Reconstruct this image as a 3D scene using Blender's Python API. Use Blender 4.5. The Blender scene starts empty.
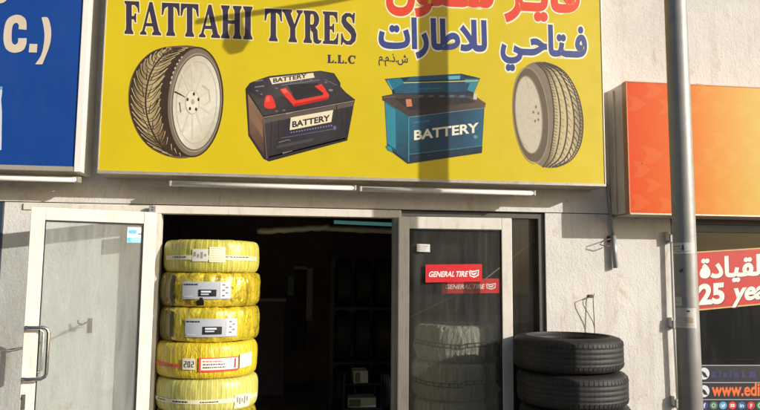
import bpy, math, random
from mathutils import Vector, noise
from mathutils.geometry import tessellate_polygon
random.seed(7)
S = bpy.context.scene
COL = S.collection
PI = math.pi

# ------------------------------------------------------------------ camera (fitted to the facade's lines)
FOC = 680.0; CAM = Vector((0, -5.0, 1.56))
_p, _y, _r = map(math.radians, (5.9, 7.35, .47))
FW = Vector((math.sin(_y)*math.cos(_p), math.cos(_y)*math.cos(_p), math.sin(_p)))
_r0 = Vector((math.cos(_y), -math.sin(_y), 0)); _u0 = _r0.cross(FW)
RT = math.cos(_r)*_r0 + math.sin(_r)*_u0; UP = -math.sin(_r)*_r0 + math.cos(_r)*_u0
def P(x, y, Y):
    """point of the photograph (760x410) turned into the place's point at depth Y"""
    d = FW + RT*((x-380)/FOC) - UP*((y-205)/FOC)
    return CAM + d*((Y-CAM.y)/d.y)
cd = bpy.data.cameras.new('camera'); cam = bpy.data.objects.new('camera', cd); COL.objects.link(cam)
cd.sensor_width = 36; cd.lens = 36*FOC/760; cd.clip_end = 500
from mathutils import Matrix
cam.matrix_world = Matrix(((RT.x, UP.x, -FW.x, CAM.x), (RT.y, UP.y, -FW.y, CAM.y), (RT.z, UP.z, -FW.z, CAM.z), (0, 0, 0, 1)))
S.camera = cam

# ------------------------------------------------------------------ materials
def srgb(r, g, b):
    f = lambda c: ((c/255+.055)/1.055)**2.4 if c > 10 else c/255/12.92
    return (f(r), f(g), f(b))
class N:
    def __init__(s, name):
        s.m = bpy.data.materials.new(name); s.m.use_nodes = True
        s.t = s.m.node_tree; s.n = s.t.nodes; s.b = s.n['Principled BSDF']; s.out = s.n['Material Output']
    def add(s, typ, **k):
        n = s.n.new(typ)
        for a, v in k.items():
            if a.startswith('i_'):
                key = a[2:]; key = int(key) if key.isdigit() else key.replace('_', ' ')
                n.inputs[key].default_value = v
            else: setattr(n, a, v)
        return n
    def link(s, a, b): s.t.links.new(a, b)
    def mix(s, fac, a, b, blend='MIX'):
        n = s.add('ShaderNodeMix', data_type='RGBA', blend_type=blend)
        for i, v in ((0, fac), (6, a), (7, b)):
            if hasattr(v, 'is_linked'): s.link(v, n.inputs[i])
            elif i == 0: n.inputs[0].default_value = v
            else: n.inputs[i].default_value = (*v[:3], 1)
        return n.outputs[2]
    def ramp(s, fac, stops):
        n = s.add('ShaderNodeValToRGB'); e = n.color_ramp.elements
        while len(e) < len(stops): e.new(.5)
        for el, (p, c) in zip(e, stops):
            el.position = p; el.color = (*c, 1) if not isinstance(c, (int, float)) else (c, c, c, 1)
        s.link(fac, n.inputs[0]); return n.outputs[0]
    def noise(s, scale, detail=4, vec=None, rough=.55, dist=0):
        n = s.add('ShaderNodeTexNoise', i_Scale=scale, i_Detail=detail, i_Roughness=rough, i_Distortion=dist)
        if vec is not None: s.link(vec, n.inputs['Vector'])
        return n.outputs['Fac']
    def bump(s, h, strength, dist=.01, prev=None):
        n = s.add('ShaderNodeBump', i_Strength=strength, i_Distance=dist); s.link(h, n.inputs['Height'])
        if prev is not None: s.link(prev, n.inputs['Normal'])
        return n.outputs[0]
    def map(s, vec, scale=(1, 1, 1)):
        n = s.add('ShaderNodeMapping'); n.inputs['Scale'].default_value = scale; s.link(vec, n.inputs[0]); return n.outputs[0]
CACHE = {}
def paint(name, col, rough=.5, metal=0., var=.12, vs=6., bump=0., bs=120., dirt=0., coat=0., spec=.5):
    """plain surface with uneven tone, dust and a little relief"""
    if name in CACHE: return CACHE[name]
    k = N(name); g = k.add('ShaderNodeNewGeometry'); pos = g.outputs['Position']
    c = k.mix(k.ramp(k.noise(vs, 6, pos), [(.3, 0.), (.7, 1.)]), [v*(1-var) for v in col], [min(1, v*(1+var*.6)) for v in col])
    if dirt:
        f = k.ramp(k.noise(vs*2.3, 8, k.map(pos, (1, 1, .35)), .7), [(.52, 0.), (.75, dirt)])
        c = k.mix(f, c, (.16, .12, .08))
    k.link(c, k.b.inputs['Base Color'])
    r = k.ramp(k.noise(vs*5, 5, pos), [(.2, max(0, rough-.1)), (.8, min(1, rough+.12))]); k.link(r, k.b.inputs['Roughness'])
    k.b.inputs['Metallic'].default_value = metal; k.b.inputs['Specular IOR Level'].default_value = spec
    k.b.inputs['Coat Weight'].default_value = coat
    if bump: k.link(k.bump(k.noise(bs, 4, pos), bump, .004), k.b.inputs['Normal'])
    CACHE[name] = k.m; return k.m
def pr(r, g, b, rough=.42, var=.06):
    """vinyl print of one colour"""
    return paint('print_%d_%d_%d' % (r, g, b), srgb(r, g, b), rough, 0, var, 9)

def prg(name, stops, p0, p1, Y=-.25, mott=.12, rough=.42):
    """printed tone that runs from one point of a picture to another, with the mottling of an old print"""
    k = N(name); pos = k.add('ShaderNodeNewGeometry').outputs['Position']
    a, b = P(*p0, Y), P(*p1, Y); d = b-a; d.y = 0
    sb = k.add('ShaderNodeVectorMath', operation='SUBTRACT'); k.link(pos, sb.inputs[0]); sb.inputs[1].default_value = a
    dt = k.add('ShaderNodeVectorMath', operation='DOT_PRODUCT'); k.link(sb.outputs[0], dt.inputs[0]); dt.inputs[1].default_value = d/d.length_squared
    c = k.ramp(dt.outputs['Value'], [(q, srgb(*v)) for q, v in stops])
    nz = k.ramp(k.noise(28, 6, pos, .7), [(.3, 1-mott*2), (.7, 1+mott)]); c = k.mix(1., c, nz, 'MULTIPLY')
    k.link(c, k.b.inputs['Base Color']); k.b.inputs['Roughness'].default_value = rough; return k.m

def stucco():
    k = N('stucco'); pos = k.add('ShaderNodeNewGeometry').outputs['Position']
    base = k.mix(k.ramp(k.noise(1.3, 6, pos), [(.3, 0.), (.7, 1.)]), (.64, .615, .57), (.76, .74, .70))
    st = k.ramp(k.noise(2.2, 8, k.map(pos, (2.2, 1, .28)), .68), [(.53, 0.), (.74, .75)])
    c = k.mix(st, base, (.50, .455, .39))
    dr = k.ramp(k.noise(7, 7, k.map(pos, (2.5, 1, .16)), .7), [(.58, 0.), (.72, .5)]); c = k.mix(dr, c, (.52, .44, .33)); sp = k.ramp(k.noise(38, 3, pos), [(.62, 0.), (.72, .35)]); c = k.mix(sp, c, (.42, .34, .25))
    ru = k.ramp(k.noise(5.5, 6, k.map(pos, (1, 1, .6)), .65, 1.2), [(.57, 0.), (.72, .7)]); c = k.mix(ru, c, (.50, .38, .25)); gr = k.ramp(k.noise(.7, 5, pos, .6), [(.5, 0.), (.75, .35)]); c = k.mix(gr, c, (.46, .44, .41))
    fi = k.ramp(k.noise(160, 3, pos), [(.3, .86), (.7, 1.06)]); c = k.mix(1., c, fi, 'MULTIPLY')
    k.link(c, k.b.inputs['Base Color']); k.b.inputs['Roughness'].default_value = .92
    v = k.add('ShaderNodeTexVoronoi', feature='SMOOTH_F1', i_Scale=70.); k.link(pos, v.inputs['Vector'])
    b = k.bump(k.noise(62, 5, k.map(pos, (1, 1, .7)), .6, .6), .40, .009)
    b = k.bump(v.outputs['Distance'], .2, .005, b); b = k.bump(k.noise(9, 4, pos), .2, .02, b); b = k.bump(k.noise(260, 2, pos), .25, .003, b)
    k.link(b, k.b.inputs['Normal']); return k.m
def glass(name, tint, refl=1.0, dust=.05):
    """thin pane: clear with a fresnel reflection and a film of dust"""
    k = N(name); k.n.remove(k.b); pos = k.add('ShaderNodeNewGeometry').outputs['Position']
    tr = k.add('ShaderNodeBsdfTransparent'); tr.inputs[0].default_value = (*tint, 1)
    gl = k.add('ShaderNodeBsdfGlossy', i_Roughness=.02)
    lw = k.add('ShaderNodeLayerWeight', i_Blend=.5)
    pw = k.add('ShaderNodeMath', operation='POWER'); k.link(lw.outputs['Facing'], pw.inputs[0]); pw.inputs[1].default_value = 5
    mu = k.add('ShaderNodeMath', operation='MULTIPLY_ADD'); k.link(pw.outputs[0], mu.inputs[0]); mu.inputs[1].default_value = .9; mu.inputs[2].default_value = .035*refl
    m1 = k.add('ShaderNodeMixShader'); k.link(mu.outputs[0], m1.inputs[0]); k.link(tr.outputs[0], m1.inputs[1]); k.link(gl.outputs[0], m1.inputs[2])
    df = k.add('ShaderNodeBsdfDiffuse'); df.inputs[0].default_value = (.62, .62, .58, 1)
    f = k.ramp(k.noise(9, 8, k.map(pos, (1.6, 1, .22)), .72, .6), [(.35, dust*.55), (.55, dust), (.75, dust*1.9)])
    m2 = k.add('ShaderNodeMixShader'); k.link(f, m2.inputs[0]); k.link(m1.outputs[0], m2.inputs[1]); k.link(df.outputs[0], m2.inputs[2])
    k.link(m2.outputs[0], k.out.inputs[0]); return k.m
STUCCO = stucco()
ALU_W = paint('cream_aluminium', (.74, .70, .62), .38, 0, .07, 7, dirt=.35)
ALU_G = paint('grey_aluminium', (.36, .37, .38), .4, .3, .1, 8, dirt=.2)
ALU_D = paint('dark_bronze_frame', (.10, .095, .085), .45, .2, .15, 9)
CHROME = paint('chrome', (.62, .62, .62), .2, 1., .08, 20)
RUST = paint('rusty_steel', (.16, .10, .065), .75, .3, .35, 40)
GLASS_L = glass('door_glass', (.95, .985, .98), 1.0, .17)
GLASS_R = glass('door_glass_dark', (.90, .91, .88), 1.1, .03)
GLASS_W = glass('window_glass', (.88, .88, .86), 1.1, .02)
GLASS_N = glass('shop_window_glass', (.33, .35, .38), 1.3, .02)
JOINT = paint('joint_sealant', (.06, .055, .05), .9)
SIGN_TRIM = paint('sign_trim', (.50, .46, .38), .4, .4, .1, 8, dirt=.5)
WHITE_TRIM = paint('white_trim', (.80, .78, .72), .35, 0, .06, 8, dirt=.15)
SIDE = paint('sign_side_metal', (.40, .375, .33), .5, .2, .12, 3, dirt=.4)
TUBE = paint('lamp_tube_white', (.78, .75, .68), .3, 0, .06, 9, dirt=.2)
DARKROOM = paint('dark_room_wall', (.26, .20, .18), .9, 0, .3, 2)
BLACK = paint('black_plastic', (.015, .015, .015), .5)

def wall_fascia():
    k = N('fascia_panel'); return k.m

def rubber():
    k = N('worn_rubber'); uv = k.add('ShaderNodeTexCoord').outputs['UV']; pos = k.add('ShaderNodeNewGeometry').outputs['Position']
    c = k.mix(k.ramp(k.noise(9, 6, pos), [(.35, 0.), (.7, 1.)]), (.010, .010, .010), (.026, .024, .022))
    du = k.ramp(k.noise(30, 7, k.map(pos, (1, 1, 3)), .7), [(.5, 0.), (.72, .4)]); c = k.mix(du, c, (.055, .05, .043))
    k.link(c, k.b.inputs['Base Color']); k.b.inputs['Roughness'].default_value = .62
    w = k.add('ShaderNodeTexWave', wave_type='BANDS', bands_direction='X', wave_profile='SAW', i_Scale=14., i_Distortion=1.2, i_Detail=2.)
    k.link(k.map(uv, (1.6, 1.6, 1)), w.inputs['Vector'])
    w2 = k.ramp(w.outputs['Fac'], [(.0, 0.), (.12, 1.)])
    b = k.bump(w2, .25, .004); b = k.bump(k.noise(220, 3, pos), .3, .002, b)
    k.link(b, k.b.inputs['Normal']); return k.m
RUBBER = rubber()

def wrap(name, c1, c2, strips, rough, sb, crinkle, cscale, brown=0., metal=0., coat=0.):
    """plastic film wound round a tyre"""
    k = N(name); uv = k.add('ShaderNodeTexCoord').outputs['UV']; pos = k.add('ShaderNodeNewGeometry').outputs['Position']
    w = k.add('ShaderNodeTexWave', wave_type='BANDS', bands_direction='X', wave_profile='SAW', i_Scale=strips/20., i_Distortion=.35, i_Detail=3., i_Detail_Scale=2.)
    mp = k.map(uv, (2*PI, .5, 1)); k.link(mp, w.inputs['Vector'])
    n1 = k.noise(3.2, 5, k.map(uv, (34, 1.2, 1)), .6)
    c = k.mix(k.ramp(n1, [(.35, 0.), (.66, 1.)]), c1, c2)
    if sb > 0:
        ln = k.ramp(w.outputs['Fac'], [(0., 1.), (.16, 0.), (.85, .0), (1., .55)])
        c = k.mix(ln, c, [min(1, v*1.1+.16) for v in c2]); dl = k.ramp(w.outputs['Fac'], [(.6, 1.), (.97, .72)]); c = k.mix(1., c, dl, 'MULTIPLY')
    if brown:
        f = k.ramp(k.noise(7.5, 5, pos, .6, 1.2), [(.54, 0.), (.64, brown)]); c = k.mix(f, c, (.16, .095, .012))
        f2 = k.ramp(k.noise(26, 4, pos, .6, 1.), [(.60, 0.), (.66, .7*brown)]); c = k.mix(f2, c, (.05, .03, .01))
    k.link(c, k.b.inputs['Base Color'])
    k.b.inputs['Metallic'].default_value = metal; k.b.inputs['Coat Weight'].default_value = coat
    k.link(k.ramp(k.noise(30, 4, pos), [(.3, rough*.7), (.7, min(1, rough*1.4))]), k.b.inputs['Roughness'])
    b = k.bump(k.noise(cscale, 5, k.map(uv, (2.2*4, 1.2, 1)), .6, 1.4), crinkle, .02)
    if sb > 0: b = k.bump(w.outputs['Fac'], sb, .006, b)
    k.link(b, k.b.inputs['Normal']); return k.m
W_PALE = wrap('pale_yellow_wrap', (.44, .40, .035), (.60, .56, .11), 56, .32, .55, .25, 5)
W_PALE2 = wrap('pale_lemon_wrap', (.50, .47, .07), (.66, .62, .18), 64, .32, .5, .2, 5)
W_GOLD = wrap('golden_film', (.54, .41, .02), (.80, .64, .06), 40, .12, 0, .9, 2.2, brown=.8, metal=.25, coat=.6)
W_GOLD2 = wrap('golden_film_bright', (.58, .45, .02), (.85, .70, .07), 40, .12, 0, .9, 2.2, brown=.6, metal=.3, coat=.6)
W_YEL = wrap('strong_yellow_wrap', (.62, .45, .008), (.74, .57, .02), 70, .33, .25, .55, 6, coat=.25)
W_BROWN = wrap('brown_gold_film', (.16, .11, .012), (.34, .26, .03), 40, .2, 0, .8, 3, brown=.6, metal=.2, coat=.5)
W_GREY = wrap('grey_woven_wrap', (.30, .30, .27), (.66, .66, .60), 30, .5, 0, 1., 6, brown=0, coat=.2)

# ------------------------------------------------------------------ mesh helpers
class MB:
    def __init__(s): s.v = []; s.f = []; s.mi = []; s.mats = []; s.uv = {}; s.sm = []
    def _m(s, m):
        if m not in s.mats: s.mats.append(m)
        return s.mats.index(m)
    def face(s, idx, m, smooth=False): s.f.append(idx); s.mi.append(s._m(m)); s.sm.append(smooth)
    def box(s, x0, x1, y0, y1, z0, z1, m):
        b = len(s.v)
        s.v += [(x, y, z) for z in (z0, z1) for y in (y0, y1) for x in (x0, x1)]
        for q in ((0, 1, 5, 4), (1, 3, 7, 5), (3, 2, 6, 7), (2, 0, 4, 6), (4, 5, 7, 6), (0, 2, 3, 1)): s.face([b+i for i in q], m)
    def tube(s, pts, r, m, n=12, caps=True):
        pts = [Vector(p) for p in pts]; b = len(s.v); L = len(pts)
        rr = r if isinstance(r, (list, tuple)) else [r]*L
        prev = None
        for i, p in enumerate(pts):
            t = (pts[min(i+1, L-1)]-pts[max(i-1, 0)]).normalized()
            if prev is None:
                a = Vector((0, 0, 1)) if abs(t.z) < .9 else Vector((0, 1, 0)); a = (a-t*a.dot(t)).normalized()
            else: a = (prev-t*prev.dot(t)).normalized()
            prev = a; c = t.cross(a)
            for j in range(n):
                q = 2*PI*j/n; s.v.append(tuple(p+(a*math.cos(q)+c*math.sin(q))*rr[i]))
        for i in range(L-1):
            for j in range(n):
                j2 = (j+1) % n; s.face([b+i*n+j, b+i*n+j2, b+(i+1)*n+j2, b+(i+1)*n+j], m, True)
        if caps:
            s.face([b+j for j in range(n)][::-1], m); s.face([b+(L-1)*n+j for j in range(n)], m)
    def poly(s, pts, m):
        pts = [Vector(p) for p in pts]; b = len(s.v); s.v += [tuple(p) for p in pts]
        for t in tessellate_polygon([pts]): s.face([b+i for i in t], m)
    def build(s, name, parent=None, bevel=0, loc=None):
        me = bpy.data.meshes.new(name); me.from_pydata(s.v, [], s.f)
        for m in s.mats: me.materials.append(m)
        for p, i, sm in zip(me.polygons, s.mi, s.sm): p.material_index = i; p.use_smooth = sm
        if s.uv:
            l = me.uv_layers.new(name='UV')
            for li, lo in enumerate(me.loops):
                pass
            k = 0
            for fi, p in enumerate(me.polygons):
                u = s.uv.get(fi)
                for q, li in enumerate(p.loop_indices):
                    if u: l.data[li].uv = u[q]
        me.update()
        o = bpy.data.objects.new(name, me); COL.objects.link(o)
        if parent: o.parent = parent
        if loc: o.location = loc
        if bevel:
            bm = o.modifiers.new('bevel', 'BEVEL'); bm.width = bevel; bm.segments = 2; bm.limit_method = 'ANGLE'
        return o
def tag(o, label=None, cat=None, group=None, kind=None):
    for k, v in (('label', label), ('category', cat), ('group', group), ('kind', kind)):
        if v: o[k] = v
    return o
def thing(name, label, cat, group=None, loc=(0, 0, 0)):
    o = bpy.data.objects.new(name, None); COL.objects.link(o); o.location = loc; o.empty_display_size = .1
    return tag(o, label, cat, group)
def lathe(mb, prof, m, n=160, closed=True, fn=None, a0=0, a1=2*PI):
    """turn a profile [(r, z)] about the vertical axis; UV u = turn, v = way round the profile"""
    b = len(mb.v); K = len(prof); full = abs(a1-a0-2*PI) < 1e-6; cols = n if full else n+1
    for i in range(cols):
        a = a0+(a1-a0)*i/n
        for j, (r, z) in enumerate(prof):
            if fn: r, z = fn(a, r, z, j/K)
            mb.v.append((r*math.sin(a), -r*math.cos(a), z))
    for i in range(n):
        i2 = (i+1) % cols
        for j in range(K if closed else K-1):
            j2 = (j+1) % K
            mb.uv[len(mb.f)] = [(i/n, j/K), ((i+1)/n, j/K), ((i+1)/n, (j+1)/K), (i/n, (j+1)/K)]
            mb.face([b+i*K+j, b+i2*K+j, b+i2*K+j2, b+i*K+j2], m, True)

# ------------------------------------------------------------------ flat printed artwork, drawn where it sits on its sign
class Art:
    def __init__(s, Y): s.Y = Y; s.mb = MB(); s.T = lambda p: p; s.k = 0
    def pt(s, x, y, lay):
        p = P(*s.T((x, y)), s.Y); return (p.x, s.Y-.0003*lay-.000012*(s.k % 24), p.z)
    def poly(s, pts, m, lay=1):
        s.k += 1; s.mb.poly([s.pt(x, y, lay) for x, y in pts], m)
    def stroke(s, pts, w, m, lay=2, w1=None):
        s.k += 1; n = len(pts); L = []; R_ = []
        for i, (x, y) in enumerate(pts):
            a = pts[max(0, i-1)]; c = pts[min(n-1, i+1)]; dx, dy = c[0]-a[0], c[1]-a[1]; d = math.hypot(dx, dy) or 1
            ww = (w if w1 is None else w+(w1-w)*i/(n-1))/2
            L.append((x-dy/d*ww, y+dx/d*ww)); R_.append((x+dy/d*ww, y-dx/d*ww))
        b = len(s.mb.v); s.mb.v += [s.pt(x, y, lay) for q in zip(L, R_) for x, y in q]
        for i in range(n-1): s.mb.face([b+2*i, b+2*i+1, b+2*i+3, b+2*i+2], m)
    def ell(s, cx, cy, rx, ry, m, lay=1, rot=0, n=48):
        c, q = math.cos(rot), math.sin(rot)
        s.poly([(cx+rx*math.cos(t)*c-ry*math.sin(t)*q, cy+rx*math.cos(t)*q+ry*math.sin(t)*c) for t in (2*PI*i/n for i in range(n))], m, lay)
    def ring(s, cx, cy, rx, ry, w, m, lay=1, rot=0, n=48):
        c, q = math.cos(rot), math.sin(rot)
        s.stroke([(cx+rx*math.cos(t)*c-ry*math.sin(t)*q, cy+rx*math.cos(t)*q+ry*math.sin(t)*c) for t in (2*PI*i/n for i in range(n+1))], w, m, lay)
    def text(s, body, p0, p1, h, m, lay=3, off=0, ref=None, shear=0, upx=0.0, glyph=None):
        """set writing between two points of its base line, h tall (capital height)"""
        V, F, comp = glyph if glyph else text_mesh(body, off)
        s.k = 0
        x0 = min(v[0] for v in V); x1 = max(v[0] for v in V); ref = ref or .72
        b = len(s.mb.v)
        for (vx, vy), c_ in zip(V, comp):
            s.k = c_; u = (vx-x0)/(x1-x0); q = vy/ref*h
            s.mb.v.append(s.pt(p0[0]+(p1[0]-p0[0])*u+q*(shear+upx), p0[1]+(p1[1]-p0[1])*u-q, lay))
        for f in F: s.mb.face([b+i for i in f], m)
    def build(s, name, parent): return s.mb.build(name, parent)
def text_mesh(body, off=0):
    """letters as separate filled outlines (outer contour with its holes), each thickened by off"""
    cu = bpy.data.curves.new('lettering', 'FONT'); cu.body = body; cu.resolution_u = 4
    o = bpy.data.objects.new('lettering', cu); COL.objects.link(o); bpy.context.view_layer.update()
    if body.isascii() or '\u2009' in body:
        cu.offset = off; bpy.context.view_layer.update(); me = o.to_mesh(); V = [(v.co.x, v.co.y) for v in me.vertices]; F = [list(p.vertices) for p in me.polygons]
        o.to_mesh_clear(); bpy.data.objects.remove(o); bpy.data.curves.remove(cu); return V, F, [0]*len(V)
    c2 = o.to_curve(bpy.context.evaluated_depsgraph_get()); loops = []
    for sp in c2.splines:
        if sp.type == 'BEZIER':
            bp = sp.bezier_points; n = len(bp); lp = []
            for i in range(n):
                a, b = bp[i], bp[(i+1) % n]
                st = (a.co-a.handle_right).length < 1e-5 and (b.co-b.handle_left).length < 1e-5
                for q in range(1 if st else 5):
                    t = q/5; p = a.co*(1-t)**3+a.handle_right*3*t*(1-t)**2+b.handle_left*3*t*t*(1-t)+b.co*t**3; lp.append((p.x, p.y))
        else: lp = [(p.co.x, p.co.y) for p in sp.points]
        cl = []
        for p in lp:
            if not cl or math.hypot(p[0]-cl[-1][0], p[1]-cl[-1][1]) > 1e-4: cl.append(p)
        if len(cl) > 2: loops.append(cl)
    o.to_curve_clear(); bpy.data.objects.remove(o); bpy.data.curves.remove(cu)
    area = lambda l: sum(a[0]*b[1]-b[0]*a[1] for a, b in zip(l, l[1:]+l[:1]))/2
    ar_ = [area(l) for l in loops]; big = max(ar_, key=abs); sg = 1 if big > 0 else -1
    outer = [i for i, a in enumerate(ar_) if a*sg > 0]; holes = [i for i, a in enumerate(ar_) if a*sg <= 0]
    def inside(p, l):
        c = False
        for (x1, y1), (x2, y2) in zip(l, l[1:]+l[:1]):
            if (y1 > p[1]) != (y2 > p[1]) and p[0] < (x2-x1)*(p[1]-y1)/(y2-y1)+x1: c = not c
        return c
    G = {i: [loops[i]] for i in outer}
    for h in holes:
        cand = [i for i in outer if inside(loops[h][0], loops[i])]
        if cand: G[min(cand, key=lambda i: abs(ar_[i]))].append(loops[h])
        else: G[h] = [loops[h]]
    V = []; F = []; C = []
    for n_, i in enumerate(sorted(G, key=lambda i: min(p[0] for p in loops[i]))):
        for q_, of in enumerate((off, off*.75, off*.5, off*.25, 0) if off else (0,)):
            v, f = curve_mesh(G[i], of); k = len(V); V += v; F += [[a+k for a in q] for q in f]; C += [(n_ % 4)*5+q_]*len(v)
    return V, F, C
def curve_mesh(loops, off=0):
    cu = bpy.data.curves.new('lettering', 'CURVE'); cu.dimensions = '2D'; cu.fill_mode = 'BOTH'; cu.offset = off
    for lp in loops:
        sp = cu.splines.new('POLY'); sp.points.add(len(lp)-1); sp.use_cyclic_u = True
        for q, (x, y) in zip(sp.points, lp): q.co = (x, y, 0, 1)
    o = bpy.data.objects.new('lettering', cu); COL.objects.link(o); bpy.context.view_layer.update()
    me = o.to_mesh(); V = [(v.co.x, v.co.y) for v in me.vertices]; F = [list(p.vertices) for p in me.polygons]
    o.to_mesh_clear(); bpy.data.objects.remove(o); bpy.data.curves.remove(cu); return V, F
# Arabic letters in their joined forms, right to left
AF = dict(alef='\uFE8D', alef_f='\uFE8E', feh_i='\uFED3', teh_m='\uFE98', teh_i='\uFE97', teh='\uFE95', hah_i='\uFEA3', yeh_f='\uFEF2', yeh_m='\uFEF4', yeh_i='\uFEF3',
          lam_i='\uFEDF', lamalef_f='\uFEFC', tah_i='\uFEC3', reh='\uFEAD', reh_f='\uFEAE', seen_i='\uFEB3', waw_f='\uFEEE', noon='\uFEE5', qaf_m='\uFED8', dal='\uFEA9', tehm='\uFE93',
          sheen='\uFEB5', thal='\uFEAB', meem='\uFEE1', tat='\u0640', dot='.')
def ar(seq): return ''.join(AF.get(t, t) for t in seq.split()[::-1]).replace('_', ' ')

# bold serif capitals (unit height)
def serif(word, off=0):
    br = .05
    def stem(x0, x1, y0=0, y1=1, s0=True, s1=True, o=.055):
        t = .085; p = []
        if s0: p += [(x0-o, y0), (x1+o, y0), (x1+o, y0+t*.7), (x1+.01, y0+t+.05), (x1, y0+t+.13)]
        else: p += [(x0, y0), (x1, y0)]
        if s1: p += [(x1, y1-t-.13), (x1+.01, y1-t-.05), (x1+o, y1-t*.7), (x1+o, y1), (x0-o, y1), (x0-o, y1-t*.7), (x0-.01, y1-t-.05), (x0, y1-t-.13)]
        else: p += [(x1, y1), (x0, y1)]
        if s0: p += [(x0, y0+t+.13), (x0-.01, y0+t+.05), (x0-o, y0+t*.7)]
        return p
    G = {}
    G['I'] = ([stem(.07, .27)], .34)
    G['H'] = ([stem(.07, .25), stem(.47, .65), [(.24, .45), (.48, .45), (.48, .56), (.24, .56)]], .72)
    G['T'] = ([stem(.21, .40, 0, .9, True, False), [(.0, .62), (.045, .62), (.10, .82), (.20, .885), (.41, .885), (.51, .82), (.565, .62), (.61, .62), (.60, 1), (.01, 1)]], .61)
    G['F'] = ([stem(.07, .26, 0, 1, True, False), [(.015, 1), (.015, .94), (.08, .88), (.36, .885), (.45, .80), (.48, .66), (.52, .66), (.51, 1)],
               [(.25, .45), (.33, .45), (.37, .36), (.41, .36), (.41, .64), (.37, .64), (.33, .555), (.25, .555)]], .53)
    G['E'] = ([stem(.07, .26, .1, .9, False, False), [(.015, 1), (.015, .94), (.08, .885), (.38, .885), (.46, .80), (.49, .67), (.53, .67), (.52, 1)],
               [(.25, .45), (.33, .45), (.37, .36), (.41, .36), (.41, .64), (.37, .64), (.33, .555), (.25, .555)],
               [(.015, 0), (.54, 0), (.56, .35), (.52, .35), (.48, .20), (.39, .115), (.08, .115), (.015, .06)]], .58)
    G['A'] = ([[(.30, 1), (.40, 1), (.62, .13), (.69, .06), (.69, 0), (.39, 0), (.39, .06), (.445, .12), (.295, .72), (.135, .12), (.20, .06), (.20, 0), (-.02, 0), (-.02, .06), (.055, .13)],
               [(.15, .26), (.42, .26), (.42, .36), (.15, .36)]], .68)
    G['Y'] = ([stem(.25, .43, 0, .44, True, False), [(.25, .43), (.43, .43), (.62, .87), (.69, .94), (.69, 1), (.47, 1), (.47, .94), (.53, .88), (.40, .56), (.27, .88), (.32, .94), (.32, 1), (-.02, 1), (-.02, .94), (.05, .87)]], .67)
    bo = [(.24, 1)]; bi = []
    for i in range(13):
        a = PI/2-PI*i/12; bo.append((.34+.22*math.cos(a), .735+.265*math.sin(a))); 
    for i in range(13):
        a = -PI/2+PI*i/12; bi.append((.32+.06*math.cos(a), .735+.16*math.sin(a)))
    G['R'] = ([stem(.07, .25), bo+[(.24, .47), (.24, .575)]+bi+[(.24, .895)], [(.26, .50), (.42, .51), (.50, .40), (.52, .14), (.57, .10), (.63, .12), (.63, .05), (.55, -.01), (.43, -.01), (.36, .06), (.34, .32), (.26, .40)]], .64)
    # S: a swelling stroke
    path = [(.47, .74), (.44, .86), (.34, .93), (.22, .92), (.14, .84), (.14, .72), (.21, .62), (.31, .54), (.42, .44), (.48, .32), (.46, .17), (.36, .07), (.23, .065), (.12, .14), (.075, .28)]
    wd = [.05, .10, .12, .14, .17, .19, .21, .22, .21, .19, .17, .14, .12, .10, .05]
    L = []; R_ = []
    for i, (x, y) in enumerate(path):
        a = path[max(0, i-1)]; c = path[min(14, i+1)]; dx, dy = c[0]-a[0], c[1]-a[1]; d = math.hypot(dx, dy)
        L.append((x-dy/d*wd[i]/2, y+dx/d*wd[i]/2)); R_.append((x+dy/d*wd[i]/2, y-dx/d*wd[i]/2))
    G['S'] = ([L+R_[::-1], [(.44, .70), (.50, .66), (.52, 1.0), (.47, 1.0), (.42, .9)], [(.04, .35), (.09, .35), (.12, .10), (.07, -.01), (.03, -.01)]], .58)
    co = [(.36+.33*math.cos(math.radians(a)), .5+.51*math.sin(math.radians(a))) for a in range(38, 323, 12)]
    ci = [(.38+.17*math.cos(math.radians(a)), .5+.40*math.sin(math.radians(a))) for a in range(318, 40, -14)]
    G['C'] = ([co+ci, [(.58, .64), (.64, .64), (.64, 1), (.58, 1), (.55, .84)]], .68)
    G['L'] = ([stem(.07, .25), [(.015, 0), (.52, 0), (.54, .38), (.50, .38), (.45, .2), (.36, .11), (.2, .11)]], .56)
    G['.'] = ([[(.03, 0), (.19, 0), (.19, .17), (.03, .17)]], .24)
    V = []; F = []; C = []; x = 0
    for ch in word:
        if ch == ' ': x += .28; continue
        loops, adv = G[ch]
        for lp in loops:
            v, f = curve_mesh([[(a+x, b_) for a, b_ in lp]], off); k = len(V); V += v; F += [[i+k for i in q] for q in f]; C += [(C[-1]+1 if C else 0) % 24]*len(v)
        x += adv+.03
    return V, F, C
LETTER_FIX = [0]

# ================================================================== THE PLACE
# ------------------------------------------------------------------ ground
pv = paint('paving', (.15, .135, .12), .85, 0, .2, 2, .4, 60)
asph = paint('asphalt', (.055, .053, .05), .9, 0, .25, 1.5, .6, 150)
mb = MB(); mb.box(-40, 40, -7, 0, -.3, 0, pv); tag(mb.build('pavement'), kind='structure')
mb = MB(); mb.box(-60, 60, -60, -7.16, -.4, -.13, asph); tag(mb.build('road'), kind='structure')
mb = MB(); mb.box(-40, 40, -7.16, -7, -.4, .01, paint('kerb_stone', (.42, .4, .36), .85)); tag(mb.build('kerb'), kind='structure')

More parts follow.
